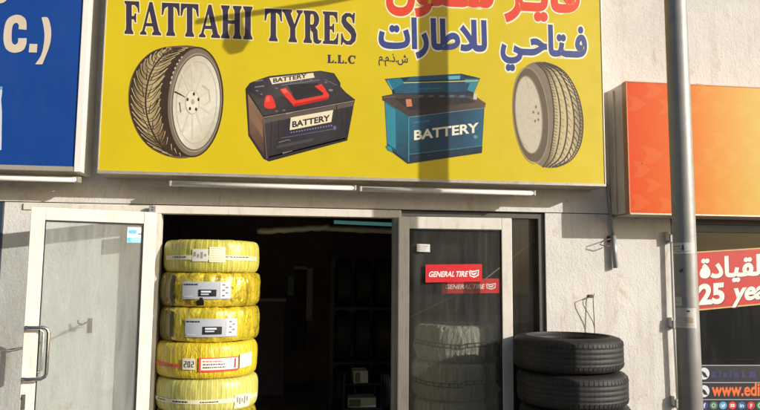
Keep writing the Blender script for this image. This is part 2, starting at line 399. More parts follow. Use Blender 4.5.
# ------------------------------------------------------------------ the building with its shop front
JZ = 2.052                                   # joint between lower wall and upper band
B = thing('shop_building', 'cream stucco shop building behind the signs, with an open doorway and shop windows', 'building')
def wallpart(name, boxes, m=STUCCO):
    mb = MB()
    for b in boxes: mb.box(*b, m)
    return mb.build(name, B)
wallpart('wall', [(-1.985, -.985, 0, .22, 0, JZ-.006)])
wallpart('wall', [(1.925, 2.95, 0, .22, 0, JZ-.006)])
wallpart('wall', [(-9, -4.2, 0, .22, 0, JZ-.006), (-4.2, -1.985, 0, .22, 0, .45)])
wallpart('wall', [(6.2, 10, 0, .22, 0, JZ-.006), (2.95, 6.2, 0, .22, 0, .3)])
wallpart('upper_wall', [(-9, 10, -.006, .3, JZ, 6.5)])
wallpart('wall_joint', [(-9, 10, .004, .2, JZ-.006, JZ)], JOINT)
wallpart('roof', [(-9.1, 10.1, -.1, 8, 6.5, 6.65)], paint('roof_coping', (.5, .47, .42), .8))
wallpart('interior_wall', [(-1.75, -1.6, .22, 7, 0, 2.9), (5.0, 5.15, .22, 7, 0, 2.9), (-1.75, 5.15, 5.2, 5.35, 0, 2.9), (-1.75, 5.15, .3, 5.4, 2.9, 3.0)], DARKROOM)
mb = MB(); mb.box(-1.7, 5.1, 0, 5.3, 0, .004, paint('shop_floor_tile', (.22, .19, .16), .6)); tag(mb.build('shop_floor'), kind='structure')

# door frame: header and jambs of cream aluminium
f = MB()
f.box(-.985, .80, -.035, .06, 1.985, JZ-.010, ALU_W)
f.box(-.985, -.925, -.03, .06, 0, 1.985, ALU_W)
f.box(-1.86, -.985, -.012, -.001, 1.995, JZ-.012, ALU_W)
f.box(.745, .80, -.03, .07, 0, 1.985, ALU_G)
f.build('door_frame', B, .003)
c = MB(); q = P(153, 206, -.05); c.box(q.x-.025, q.x+.02, -.06, -.036, 1.975, 2.035, ALU_G)
for dz in (-.018, .0, .018): c.box(q.x-.006, q.x+.004, -.064, -.06, 2.005+dz-.003, 2.005+dz+.003, BLACK)
c.build('door_hinge', B, .002)

def leaf(name, hinge, end, z1, stile, toprail, gm, gname='glass_pane'):
    """glazed door leaf from hinge point to free edge (plan points)"""
    h = Vector((*hinge, 0)); e = Vector((*end, 0)); L = (e-h).length; a = math.atan2(e.y-h.y, e.x-h.x)
    def loc(mb): return mb
    th = .042
    fr = MB()
    fr.box(0, stile, -th/2, th/2, .02, z1, ALU_W); fr.box(L-stile, L, -th/2, th/2, .02, z1, ALU_W)
    fr.box(stile, L-stile, -th/2+.001, th/2-.001, z1-toprail, z1, ALU_W); fr.box(stile, L-stile, -th/2+.001, th/2-.001, .02, .17, ALU_W)
    o = fr.build(name, B, .004); o.location = h; o.rotation_euler.z = a
    bead = MB(); g0, g1 = stile-.001, L-stile+.001; t = .009
    for x0, x1, zz0, zz1 in ((g0, g0+t, .17, z1-toprail), (g1-t, g1, .17, z1-toprail), (g0+t, g1-t, z1-toprail-t, z1-toprail+.001), (g0+t, g1-t, .169, .169+t)):
        bead.box(x0, x1, -.012, .012, zz0, zz1, BLACK)
    bead.build('glazing_seal', o)
    g = MB(); g.box(stile+.004, L-stile-.004, -.003, .003, .172, z1-toprail-.004, gm); g.build(gname, o)
    return o, L, a
# left leaf, swung right back towards the wall
eL = P(31.5, 205, -.33)
leafL, LL, aL = leaf('door', (-.945, -.085), (eL.x, -.33), 1.985, .085, .083, GLASS_L)
leafL['label'] = 'left door leaf swung open against the sunlit wall'
# local x runs from the hinge to the free edge, so its front (street) face is local +y
hd = MB()
def Lx(px, py):                                 # a point of the photo on the leaf: local x, z
    # intersect the sight line with the leaf plane
    d = (P(px, py, 0)-CAM); h = Vector((-.945, -.085, 0)); e = Vector((eL.x, -.33, 0)); t = (e-h).normalized(); n = Vector((-t.y, t.x, 0))
    k = (h-CAM).dot(n)/d.dot(n); q = CAM+d*k; return (q-h).dot(t), q.z
hx, hz1 = Lx(27, 327); _, hz0 = Lx(25, 378); hx2, _ = Lx(47.5, 350)
yo = .021
pts = [(hx, yo, hz1), (hx, yo+.03, hz1), (hx-.012, yo+.045, hz1-.0)]
def arc(z, s): return [(hx-.03-.035*math.sin(t)+.02, yo+.05, z-s*.03*(1-math.cos(t))) for t in (0, .5, 1., PI/2)]
hd.tube([(hx, yo-.002, hz1), (hx, yo+.035, hz1), (hx-.02, yo+.05, hz1), (hx2+.03, yo+.052, hz1), (hx2+.008, yo+.052, hz1-.012), (hx2, yo+.052, hz1-.035), (hx2, yo+.052, (hz0+hz1)/2),
         (hx2, yo+.052, hz0+.035), (hx2+.008, yo+.052, hz0+.012), (hx2+.03, yo+.052, hz0), (hx-.02, yo+.05, hz0), (hx, yo+.035, hz0), (hx, yo-.002, hz0)], .0125, CHROME, 16)
hd.build('door_handle', leafL)
hb = MB(); hb.tube([(hx, -.02, hz1-.01), (hx-.06, -.06, hz1-.012), (hx2+.03, -.062, hz1-.04), (hx2+.03, -.062, hz0+.04), (hx-.06, -.06, hz0+.012), (hx, -.02, hz0+.01)], .011, CHROME, 12)
hb.build('door_handle', leafL)
lk = MB(); lx, lz = Lx(23.5, 397); lk.box(lx-.012, lx+.012, .021, .025, lz-.075, lz+.02, ALU_D)
lk.tube([(lx, .02, lz), (lx, .034, lz)], .009, CHROME); lk.build('door_lock', leafL)
s1x, s1z = Lx(127.5, 227); s2x, s2z = Lx(143.5, 243)
st = MB(); X0, X1 = s2x, s1x
st.box(X0, X1, .0032, .0038, s2z, s1z, pr(226, 232, 232)); st.box(X0+.002, X1-.002, .0039, .0042, s2z+.002, s2z+.035, pr(96, 190, 220)); 
st.box(X0+.05, X1-.008, .0039, .0042, s1z-.045, s1z-.02, pr(90, 185, 215)); st.box(X0+.01, X0+.04, .0039, .0042, s1z-.05, s1z-.042, pr(120, 120, 125))
for i in range(4): st.box(X0+.012, X1-.03+.008*(i % 2), .0043, .0046, s2z+.007+.007*i, s2z+.0095+.007*i, pr(238, 244, 246))
st.build('sticker', leafL)

# right leaf, swung back over the fixed window
leafR, LR, aR = leaf('door', (.772, -.085), (1.615, -.115), 1.99, .078, .088, GLASS_R)
leafR['label'] = 'right door leaf folded back over the shop window, with a red sticker on its glass'
wf = MB()                                      # fixed window behind it
wf.box(1.875, 1.925, .02, .09, .1, JZ-.008, ALU_D); wf.box(.80, 1.875, .02, .09, JZ-.05, JZ-.008, ALU_D); wf.box(.80, 1.925, .02, .09, 0, .1, ALU_D); wf.box(.80, .84, .02, .09, .1, JZ-.05, ALU_D)
win = wf.build('window', B, .003)
g = MB(); g.box(.84, 1.875, .048, .054, .1, JZ-.05, GLASS_W); g.build('window_pane', win)
# neighbour's window on the right
wf = MB()
wf.box(2.95, 6.2, .04, .12, 1.985, JZ-.008, ALU_D); wf.box(2.95, 6.2, .045, .11, 1.925, 1.984, paint('blue_grey_blind', (.22, .25, .28), .6))
wf.box(2.95, 3.02, .045, .12, .3, 1.925, ALU_D); wf.box(2.95, 6.2, .0, .12, .28, .32, ALU_G); wf.box(4.5, 4.56, .045, .12, .32, 1.925, ALU_D)
nwin = wf.build('window', B, .003); nwin['label'] = 'dark window of the neighbouring shop at the right'
g = MB(); g.box(3.02, 4.5, .075, .081, .32, 1.925, GLASS_N); g.box(4.56, 6.2, .075, .081, .32, 1.925, GLASS_N); g.build('window_pane', nwin)
# neighbour's window on the far left, only its edge in sight
wf = MB(); wf.box(-2.03, -1.985, -.02, .08, 1.25, JZ-.01, paint('navy_frame', (.035, .05, .085), .45)); wf.box(-4.2, -2.03, -.02, .08, 1.96, JZ-.01, CACHE['navy_frame']); wf.box(-4.2, -2.03, -.02, .08, .45, .5, CACHE['navy_frame'])
w3 = wf.build('window', B, .003); g = MB(); g.box(-4.2, -2.03, .03, .036, .5, 1.96, GLASS_N); g.build('window_pane', w3)
wallpart('wall', [(-2.03, -1.985, .001, .2, .45, 1.25)])

# stickers on the right leaf and on the window behind it
def general(Y, x0, y0, x1, y1, x2, y2, x3, y3, parent, bgc, fgc, name, inv):
    a = Art(Y); a.poly([(x0, y0), (x1, y1), (x2, y2), (x3, y3)], bgc, 1)
    def L(u, v): return (x0+(x1-x0)*u+(x3-x0)*v, y0+(y1-y0)*u+(y3-y0)*v)
    bx = L(.05, .68); ex = L(.735, .68); a.text('GENERAL TIRE'.replace(' ', '\u2009'), bx, ex, (y3-y0)*.30, fgc, 2, .03, shear=.25)
    for i, w in enumerate((1.0,)):
        a.stroke([L(.78, .36), L(.84, .42), L(.94, .34), L(.93, .62), L(.86, .72), L(.79, .64), L(.78, .36)], (y3-y0)*.075, fgc, 2)
        a.poly([L(.80, .45), L(.85, .52), L(.91, .44), L(.90, .54), L(.86, .62), L(.82, .58)], fgc, 2)
    o = a.build(name, parent); o.parent = parent; o.matrix_parent_inverse = parent.matrix_basis.inverted(); return o
bpy.context.view_layer.update()
RED = pr(208, 36, 44); WHT = pr(238, 236, 232)
general(-.114, 425.5, 264.5, 482, 264, 482, 281.5, 425.5, 282.5, leafR, RED, WHT, 'sticker', 0)
general(.044, 442, 279, 499, 278.5, 499, 293, 442, 293.5, win, RED, WHT, 'sticker', 0)
a = Art(-.114); a.poly([(416.8, 243.8), (430, 244.3), (430, 252), (416.8, 251.5)], pr(222, 220, 208), 1)
for i in range(3): a.stroke([(418.5, 245.8+i*2), (428-i*1.5, 246.2+i*2)], .55, pr(120, 118, 112), 2)
o = a.build('sticker', leafR); o.matrix_parent_inverse = leafR.matrix_basis.inverted()

# ------------------------------------------------------------------ yellow sign
YF = -.25
ys = thing('shop_sign', 'large yellow shop sign over the doorway with tyre and battery pictures', 'sign')
x0, x1, z0, z1 = -1.315, 2.303, 2.240, 4.35
b = MB(); b.box(x0+.012, x1-.012, YF+.004, -.008, z0+.012, z1, SIDE); b.build('sign_box', ys)
YEL = paint('yellow_vinyl', srgb(206, 184, 22), .34, 0, .05, 1.6, dirt=.10)
b = MB(); b.box(x0+.010, x1-.010, YF, YF+.003, z0+.010, z1-.01, YEL); b.build('sign_face', ys)
b = MB(); b.box(x0, x1, YF-.004, -.009, z0-.012, z0+.010, SIGN_TRIM); b.box(x0, x0+.010, YF-.004, -.009, z0+.010, z1, SIGN_TRIM); b.box(x1-.010, x1, YF-.004, -.009, z0+.010, z1, SIGN_TRIM); b.box(x0, x1, YF-.004, -.009, z1, z1+.012, SIGN_TRIM)
b.build('sign_trim', ys, .002)
INK = pr(58, 48, 66); OUT = pr(226, 214, 150); BLU = pr(52, 66, 128); BOUT = pr(232, 228, 196); ORED = pr(216, 66, 36)
ART_Y = YF
def line(words, fn, name):
    a = Art(ART_Y); fn(a); return a.build(name, ys)
GL = {}
def w_en(a):
    gi = serif('FATTAHI'); go = serif('FATTAHI', .035); g2 = serif('TYRES'); g2o = serif('TYRES', .035)
    for g, m, lay, e in ((go, OUT, 1, .9), (gi, INK, 2, 0)): a.text('', (124.5-e, 34), (252.5+e, 39.8), 33.0, m, lay, ref=1, glyph=g)
    for g, m, lay, e in ((g2o, OUT, 1, .9), (g2, INK, 2, 0)): a.text('', (264.5-e, 41.0), (356.5+e, 45.6), 32.5, m, lay, ref=1, glyph=g)
line(None, w_en, 'lettering')
line(None, lambda a: a.text('', (327, 63), (355.5, 64), 8.2, INK, 2, ref=1, glyph=serif('L.L.C', .012)), 'lettering')
def w_ar(a):
    s1 = ar('feh_i tat teh_m alef_f hah_i tat yeh_f'); s2 = ar('lam_i lam_i lamalef_f tah_i alef_f reh alef teh').replace(AF['lam_i']*1, AF['lam_i'])
    s2 = ar('lam_i lamalef_f tah_i alef_f reh alef teh')
    for off, m, lay, e in ((.085, BOUT, 1, 1.4), (.042, BLU, 2, 0)):
        a.text(s1, (500.5-e, 52.5), (587+e, 56.5), 29.0, m, lay, off, ref=.73)
        a.text(s2, (378.5-e, 46.2), (487+e, 50.5), 29.0, m, lay, off, ref=.73)
line(None, w_ar, 'lettering')
def w_red(a):
    s1 = ar('feh_i alef_f yeh_i tat reh_f'); s2 = ar('seen_i tat teh_m waw_f noon')
    for off, m, lay, e in ((.075, BOUT, 1, 1.2), (.045, ORED, 2, 0)):
        a.text(s1, (504-e, 7.5), (580+e, 11.5), 38.0, m, lay, off, ref=.73)
        a.text(s2, (386-e, 1.5), (494+e, 6.2), 38.0, m, lay, off, ref=.73)
line(None, w_red, 'lettering')
line(None, lambda a: a.text(ar('sheen dot thal dot meem dot meem'), (378.5, 61), (408, 63), 8.5, INK, 2, .02), 'lettering')

TAN = prg('tread_print', [(0, (70, 56, 40)), (.25, (150, 130, 92)), (.5, (186, 168, 124)), (.8, (140, 118, 80)), (1, (66, 50, 36))], (127, 100), (172, 108)); DKB = pr(58, 44, 32); MID = pr(104, 84, 56); RIM = prg('rim_print', [(0, (196, 188, 166)), (.35, (214, 208, 190)), (.7, (222, 217, 202)), (1, (190, 182, 160))], (172, 80), (222, 125), mott=.08); RIM2 = pr(176, 168, 146); SIDEW = pr(120, 106, 88)
def smooth(pts, closed=True, k=6):
    out = []; n = len(pts)
    for i in range(n if closed else n-1):
        p0, p1, p2, p3 = (pts[(i-1) % n] if closed or i > 0 else pts[0]), pts[i], pts[(i+1) % n], (pts[(i+2) % n] if closed or i+2 < n else pts[-1])
        for j in range(k):
            t = j/k
            out.append(tuple(.5*((2*p1[d])+(-p0[d]+p2[d])*t+(2*p0[d]-5*p1[d]+4*p2[d]-p3[d])*t*t+(-p0[d]+3*p1[d]-3*p2[d]+p3[d])*t**3) for d in (0, 1)))
    if not closed: out.append(pts[-1])
    return out
def at(pts, t):
    t = max(0, min(.9999, t))*(len(pts)-1); i = int(t); f_ = t-i; return (pts[i][0]*(1-f_)+pts[i+1][0]*f_, pts[i][1]*(1-f_)+pts[i+1][1]*f_)
# left tyre picture
a = Art(YF); a.T = lambda p: (120+p[0]*.3047, 40+p[1]*.3047)
a.poly(smooth([(95, 45), (130, 28), (180, 20), (240, 20), (290, 40), (320, 90), (333, 160), (331, 230), (315, 300), (285, 350), (245, 380), (200, 389), (150, 380), (100, 355), (60, 310), (35, 250), (27, 190), (35, 130), (60, 80)]), MID, 1)
Lc = smooth([(150, 26), (95, 50), (50, 105), (32, 190), (45, 265), (90, 340), (160, 378)], False, 8)      # outer edge of the tread
Rc = smooth([(235, 26), (190, 62), (160, 125), (148, 205), (158, 285), (182, 345), (215, 382)], False, 8)   # inner edge
def TR(u, t):
    p, q = at(Lc, t), at(Rc, t); return (p[0]+(q[0]-p[0])*u, p[1]+(q[1]-p[1])*u)
a.poly([TR(.06, i/40) for i in range(41)]+[TR(.86, i/40) for i in range(40, -1, -1)], TAN, 2)
a.poly([TR(.84, i/40) for i in range(41)]+[TR(1.15, i/40) for i in range(40, -1, -1)], DKB, 3)
rr = random.Random(5)
for i in range(40):
    t = -.04+i/36+rr.uniform(-.006, .006)
    for s in (-1, 1):
        ln = rr.uniform(.36, .46)
        a.stroke([TR(.45+s*ln*(q/7)**.8, t+(.03 if s > 0 else 0)-.10*(q/7)**1.7) for q in range(8)], 1.6, DKB, 4, rr.uniform(3, 5.2))
        if i % 2 == 0: a.stroke([TR(.45+s*.42*(q/7)**.8, t+.016-.10*(q/7)**1.7) for q in range(3, 8)], .8, pr(200, 184, 134), 5, 2.2)
        if i % 4 == 1: a.stroke([TR(.45+s*(.06+.1*q/4), t+.05-.09*q/4) for q in range(5)], 3.5, DKB, 5, 1)
a.stroke([TR(.45, i/30) for i in range(31)], 5, DKB, 5)
a.stroke([TR(.02, i/30) for i in range(31)], 7, DKB, 4)
a.ell(246, 204, 92, 180, SIDEW, 5, .06); a.ring(246, 204, 91, 179, 5, DKB, 6, .06); a.ell(250, 206, 84, 163, pr(150, 140, 120), 6, .06); a.ell(251, 206, 79, 156, RIM, 7, .06)
a.ring(251, 206, 79, 156, 4, pr(96, 88, 76), 8, .06); a.ring(251, 206, 66, 134, 2.2, RIM2, 8, .06)
for i in range(10):
    an = 2*PI*i/10+.3; q = [(238+math.cos(an)*r*.48, 205+math.sin(an)*r) for r in (22, 60, 128)]
    a.stroke(q, 2, pr(205, 198, 177), 9, 6)
a.ell(238, 205, 22, 38, pr(224, 218, 200), 11, 0); a.ring(238, 205, 22, 38, 1.6, RIM2, 12)
for x, y in ((243, 178), (258, 196), (250, 228), (230, 226), (222, 196)): a.ell(x, y, 3.6, 6, DKB, 13, 0, 12)
a.ell(239, 204, 6, 9, RIM2, 13, 0, 16)
a.stroke([(180, 170), (200, 180), (214, 188)], 5, DKB, 13, 2); a.stroke([(270, 150), (292, 165), (296, 200), (280, 214)], 5, pr(186, 184, 140), 10, 3); a.stroke([(196, 205), (200, 238)], 3, SIDEW, 13)
for i in range(7):
    t = 3.5+i*.11; a.stroke([(246+86*math.cos(t), 204+170*math.sin(t)), (246+86*math.cos(t+.05), 204+170*math.sin(t+.05))], 4, RIM, 8)
a.build('tyre_picture', ys)
# right tyre picture
a = Art(YF); a.T = lambda p: (505+p[0]*.2922, 55+p[1]*.2922)
a.poly(smooth([(85, 30), (130, 24), (182, 40), (228, 88), (258, 160), (268, 235), (257, 310), (227, 360), (187, 382), (140, 386), (100, 365), (65, 325), (45, 270), (32, 190), (38, 110), (55, 60)]), SIDEW, 1)
Lc = smooth([(104, 27), (138, 60), (160, 130), (168, 210), (162, 290), (150, 350), (128, 384)], False, 8)
Rc = smooth([(135, 25), (200, 55), (245, 125), (266, 215), (260, 300), (228, 358), (176, 384)], False, 8)
a.poly([TR(0, i/40) for i in range(41)]+[TR(1, i/40) for i in range(40, -1, -1)], prg('tread_print_right', [(0, (120, 102, 72)), (.3, (190, 174, 128)), (.65, (196, 180, 136)), (1, (104, 86, 58))], (546, 110), (584, 112)), 2)
for u, w in ((.0, 4), (.22, 4.5), (.46, 5), (.70, 5), (.90, 3.5), (1., 4)): a.stroke([TR(u, i/30) for i in range(31)], w, DKB, 3)
for i in range(46):
    t = i/45
    a.stroke([TR(.02, t), TR(.13, t+.008)], 1.9, pr(90, 76, 52), 4); a.stroke([TR(.92, t), TR(1, t+.012)], 2.4, DKB, 4)
    if i % 2: a.stroke([TR(.72, t-.02), TR(.80, t), TR(.89, t+.03)], 3.4, DKB, 4, 1.6); a.stroke([TR(.24, t), TR(.34, t+.012)], 1.3, MID, 4); a.stroke([TR(.50, t-.01), TR(.60, t+.015)], 2.0, MID, 4, 1)
a.ell(88, 207, 58, 160, pr(92, 78, 60), 3, -.09); a.ring(88, 207, 60, 165, 3, pr(150, 134, 104), 4, -.09)
a.ell(81, 205, 46, 133, RIM, 5, -.09); a.ring(81, 205, 46, 133, 4, pr(130, 118, 98), 6, -.09); a.ring(84, 205, 39, 118, 1.6, pr(196, 190, 174), 6, -.09)
for x, y in ((106, 178), (97, 196), (114, 200), (103, 226), (114, 222)): a.ell(x, y, 3, 5.5, SIDEW, 7, 0, 12)
a.stroke([(70, 80), (82, 110)], 2, RIM2, 7); a.stroke([(60, 300), (80, 316)], 2, RIM2, 7)
a.build('tyre_picture', ys)
# black battery picture
a = Art(YF); a.T = lambda p: (240+p[0]*.2439, 65+p[1]*.2439)
BK = prg('battery_front_print', [(0, (70, 62, 60)), (.3, (46, 42, 46)), (.7, (56, 50, 52)), (1, (34, 30, 34))], (266, 110), (352, 140)); BK2 = prg('battery_lid_print', [(0, (46, 42, 46)), (.5, (84, 76, 80)), (1, (50, 46, 52))], (250, 80), (340, 90)); BK3 = pr(44, 39, 41); BR = prg('battery_side_print', [(0, (140, 108, 84)), (1, (74, 54, 44))], (250, 95), (264, 155)); RD = pr(220, 56, 42); CR = pr(226, 214, 184)
a.poly([(22, 98), (40, 74), (60, 66), (118, 46), (330, 24), (386, 34), (412, 74), (412, 96), (472, 142), (468, 158), (440, 310), (118, 396), (96, 385), (34, 290)], BK3, 1)
a.poly([(32, 118), (94, 212), (100, 372), (40, 284)], BR, 2); a.poly([(36, 150), (92, 246), (95, 300), (38, 215)], pr(128, 98, 76), 3)
a.poly([(98, 220), (466, 152), (438, 306), (112, 388)], BK, 2)
a.poly([(98, 220), (466, 152), (464, 168), (98, 240)], pr(92, 80, 74), 3)
a.poly([(32, 96), (48, 76), (120, 50), (330, 28), (384, 40), (408, 76), (372, 98), (92, 140)], BK2, 2)
a.poly([(92, 140), (372, 98), (408, 84), (462, 144), (96, 208), (36, 108)], BK, 3)
a.poly([(196, 82), (318, 74), (330, 92), (338, 112), (226, 134)], BK3, 4)
a.poly([(120, 54), (300, 33), (306, 52), (132, 80)], CR, 5); a.text('BATTERY', (136, 73), (274, 52), 17, BK3, 6, .03)
a.poly(smooth([(104, 132), (118, 124), (134, 134), (146, 172), (122, 180), (100, 170)]), RD, 5); a.poly([(108, 132), (120, 128), (124, 150), (106, 152)], pr(238, 96, 76), 6)
a.poly([(164, 100), (188, 94), (214, 126), (228, 146), (340, 124), (342, 116), (306, 88), (334, 78), (366, 124), (360, 142), (222, 172), (214, 160), (170, 112)], RD, 6)
a.poly([(222, 160), (360, 132), (360, 142), (222, 172)], pr(170, 34, 28), 7); a.poly([(168, 102), (186, 97), (196, 112), (180, 116)], pr(240, 104, 84), 7)
a.poly([(208, 216), (382, 185), (374, 234), (204, 268)], CR, 5); a.text('BATTERY', (214, 256), (369, 228), 24, BK3, 6, .035)
for j in range(16): a.poly([(208+j*11, 280-j*1.9), (214+j*11, 279-j*1.9), (213+j*11, 274-j*1.9), (207+j*11, 275-j*1.9)], pr(120, 124, 168), 5)
a.stroke([(170, 300), (388, 262)], 3, pr(90, 92, 130), 5); a.stroke([(158, 318), (200, 306), (205, 312)], 4, pr(120, 108, 104), 5); a.stroke([(175, 362), (215, 352)], 6, pr(132, 118, 110), 5, 2)
a.stroke([(112, 380), (436, 300)], 5, pr(76, 68, 70), 4); a.stroke([(60, 92), (100, 86)], 5, pr(120, 116, 130), 5); a.stroke([(60, 68), (96, 62)], 4, pr(120, 116, 130), 5)
a.stroke([(170, 84), (326, 62)], 2.5, pr(126, 120, 130), 5); a.stroke([(345, 60), (398, 84)], 4, pr(96, 90, 100), 5); a.ell(388, 258, 7, 9, pr(96, 98, 130), 5, 0, 12); a.ell(372, 104, 10, 5, pr(126, 120, 124), 5, 0, 12)
a.stroke([(398, 130), (392, 250)], 5, BK3, 4)
for x_, y_ in ((150, 96), (206, 70), (250, 66), (290, 62), (352, 72), (70, 106), (88, 120), (150, 190), (180, 186)): a.ell(x_, y_, 6, 3.5, pr(110, 104, 108), 6, 0, 12)
for x_ in (130, 160, 420, 440): a.stroke([(x_, 232-(x_-130)*.17), (x_-4, 372-(x_-130)*.2)], 2, BK3, 5)
a.stroke([(98, 216), (468, 148)], 3, pr(150, 134, 120), 6); a.stroke([(96, 214), (110, 384)], 3, pr(120, 100, 84), 5); a.stroke([(190, 200), (215, 196)], 7, pr(150, 140, 130), 6, 2)
a.poly([(118, 372), (430, 292), (434, 304), (116, 388)], BK3, 4); a.poly([(150, 330), (300, 300), (298, 312), (150, 344)], pr(72, 66, 70), 4)
a.build('battery_picture', ys)
# blue battery picture
a = Art(YF); a.T = lambda p: (380+p[0]*.2558, 65+p[1]*.2558)
T1 = prg('teal_side_print', [(0, (24, 112, 136)), (.6, (30, 84, 104)), (1, (16, 50, 70))], (384, 100), (412, 165)); T2 = prg('teal_front_print', [(0, (26, 84, 112)), (.4, (22, 58, 84)), (.8, (24, 72, 98)), (1, (14, 44, 62))], (410, 112), (482, 165)); T3 = pr(44, 128, 146); TD = pr(20, 40, 56); BN = prg('battery_top_print', [(0, (78, 62, 54)), (.5, (46, 38, 38)), (1, (92, 74, 62))], (384, 98), (484, 104))
a.poly([(18, 55), (120, 46), (318, 34), (392, 52), (366, 112), (372, 128), (52, 138), (46, 100)], TD, 1)
a.poly([(22, 58), (80, 52), (96, 70), (52, 96), (46, 98)], T1, 2); a.poly([(120, 47), (316, 36), (326, 54), (100, 64)], T2, 2); a.poly([(330, 56), (390, 54), (366, 108), (340, 98)], T3, 2)
a.stroke([(92, 70), (384, 62)], 4, pr(176, 184, 120), 3); a.poly([(54, 92), (90, 72), (352, 70), (338, 104), (60, 112)], T2, 2); a.stroke([(150, 94), (240, 92)], 4, pr(60, 110, 140), 4); a.poly([(264, 44), (314, 42), (312, 56), (268, 58)], pr(90, 160, 180), 4)
a.poly([(8, 122), (50, 114), (372, 122), (414, 150), (410, 166), (112, 204), (10, 138)], BN, 4); a.poly([(60, 132), (340, 128), (376, 146), (116, 178)], pr(40, 34, 36), 5)
a.poly([(100, 134), (122, 134), (126, 162), (104, 164)], pr(196, 120, 84), 6); a.poly([(366, 112), (380, 112), (378, 136), (364, 134)], pr(200, 190, 160), 6)
a.poly([(18, 142), (112, 202), (112, 380), (28, 322)], T1, 4); a.poly([(20, 150), (60, 176), (62, 330), (28, 306)], T3, 5); a.poly([(112, 202), (408, 166), (398, 342), (112, 382)], T2, 4)
a.poly([(112, 202), (180, 194), (160, 374), (112, 382)], T1, 5); a.poly([(112, 352), (400, 318), (398, 344), (112, 386)], TD, 6); a.stroke([(112, 350), (400, 316)], 2.5, T3, 7)
for j in range(7): a.poly([(135+j*40, 366-j*5), (160+j*40, 363-j*5), (158+j*40, 354-j*5), (140+j*40, 356-j*5)], T1, 7)
a.stroke([(24, 318), (112, 384)], 8, TD, 6); a.poly([(22, 316), (44, 320), (50, 342), (30, 334)], T3, 7); a.stroke([(128, 226), (192, 218)], 8, pr(60, 96, 150), 7)
a.stroke([(14, 128), (60, 124)], 2.5, pr(120, 100, 84), 6); a.stroke([(112, 205), (410, 168)], 2.5, pr(118, 130, 134), 8); a.stroke([(112, 206), (112, 380)], 3, pr(70, 150, 170), 8); a.stroke([(30, 62), (48, 96)], 2.5, pr(130, 180, 190), 4)
for x_ in (150, 190, 230, 270, 310): a.poly([(x_, 118), (x_+22, 117), (x_+20, 126), (x_+2, 127)], pr(70, 96, 112), 5)
a.poly([(300, 180), (404, 168), (398, 330), (330, 338)], prg('teal_sheen_print', [(0, (20, 56, 82)), (1, (34, 92, 118))], (457, 120), (483, 124)), 5)
a.text('BATTERY', (133, 293), (386, 262), 37, pr(226, 220, 196), 8, .03); a.ell(373, 281, 8, 7, pr(90, 140, 160), 8, 0, 14)
a.build('battery_picture', ys)

# ------------------------------------------------------------------ blue sign
bs = thing('shop_sign', 'blue shop sign at the left edge with cream capital letters ending in a bracket', 'sign')
X1 = -1.418
BLUEF = paint('blue_vinyl', srgb(20, 66, 142), .35, 0, .08, 1.5, dirt=.06)
b = MB(); b.box(-5.4, X1-.012, -.24, -.008, 2.262, 4.2, SIDE); b.build('sign_box', bs)
b = MB(); b.box(-5.4, X1-.045, -.244, -.2405, 2.27, 4.19, BLUEF); b.build('sign_face', bs)
b = MB(); b.box(X1-.045, X1, -.255, -.009, 2.235, 4.2, WHITE_TRIM); b.box(-5.4, X1-.045, -.25, -.009, 2.238, 2.27, SIGN_TRIM); b.build('sign_trim', bs, .003)
CRM = pr(206, 192, 172)
a = Art(-.244); a.T = lambda p: (p[0]*.14641, p[1]*.14641)
def fat(ch, x0, x1, yb, yt, m, off=.05, lay=2, dy=0): a.text(ch, (x0, yb), (x1, yb+dy), yb-yt, m, lay, off)
NAV = pr(18, 44, 96)
for (m, lay, dx) in ((NAV, 1, 4), (CRM, 2, 0)):
    co = [(103+76*math.cos(math.radians(t)), 235+math.sin(math.radians(t))*(125)) for t in ()]
    a.poly([(x+dx, y+dx) for x, y in smooth([(182, 205), (178, 140), (145, 108), (100, 104), (52, 132), (30, 190), (24, 270), (38, 328), (72, 356), (115, 360), (160, 342), (180, 300), (182, 262)], False, 5)
            + smooth([(124, 262), (122, 290), (104, 306), (84, 292), (80, 250), (84, 190), (96, 164), (116, 158), (128, 174), (126, 200)], False, 5)], m, lay)
    a.poly([(x+dx, y+dx) for x, y in ((202, 300), (256, 302), (252, 360), (196, 358))], m, lay)
    a.poly([(x+dx, y+dx) for x, y in smooth([(284, 120), (326, 122), (346, 180), (350, 240), (340, 310), (312, 385), (290, 440)], False, 5)+smooth([(240, 440), (280, 380), (298, 310), (304, 240), (298, 180)], False, 5)], m, lay)
    a.poly([(x+dx, y+dx) for x, y in smooth([(-60, 12), (-20, 24), (20, 20), (46, 0), (60, -40), (30, -40), (10, -6), (-20, -8), (-60, -10)])], m, lay)
a.build('lettering', bs)
a = Art(-.244); a.poly([(-14, 86), (2.4, 87), (2.2, 92), (1.2, 100), (2.0, 113), (1.4, 150), (-14, 150)], pr(190, 205, 216), 1); a.poly([(-1, 87), (2.6, 87.5), (2.5, 90), (-1, 89.5)], pr(110, 150, 190), 2); a.build('product_picture', bs)

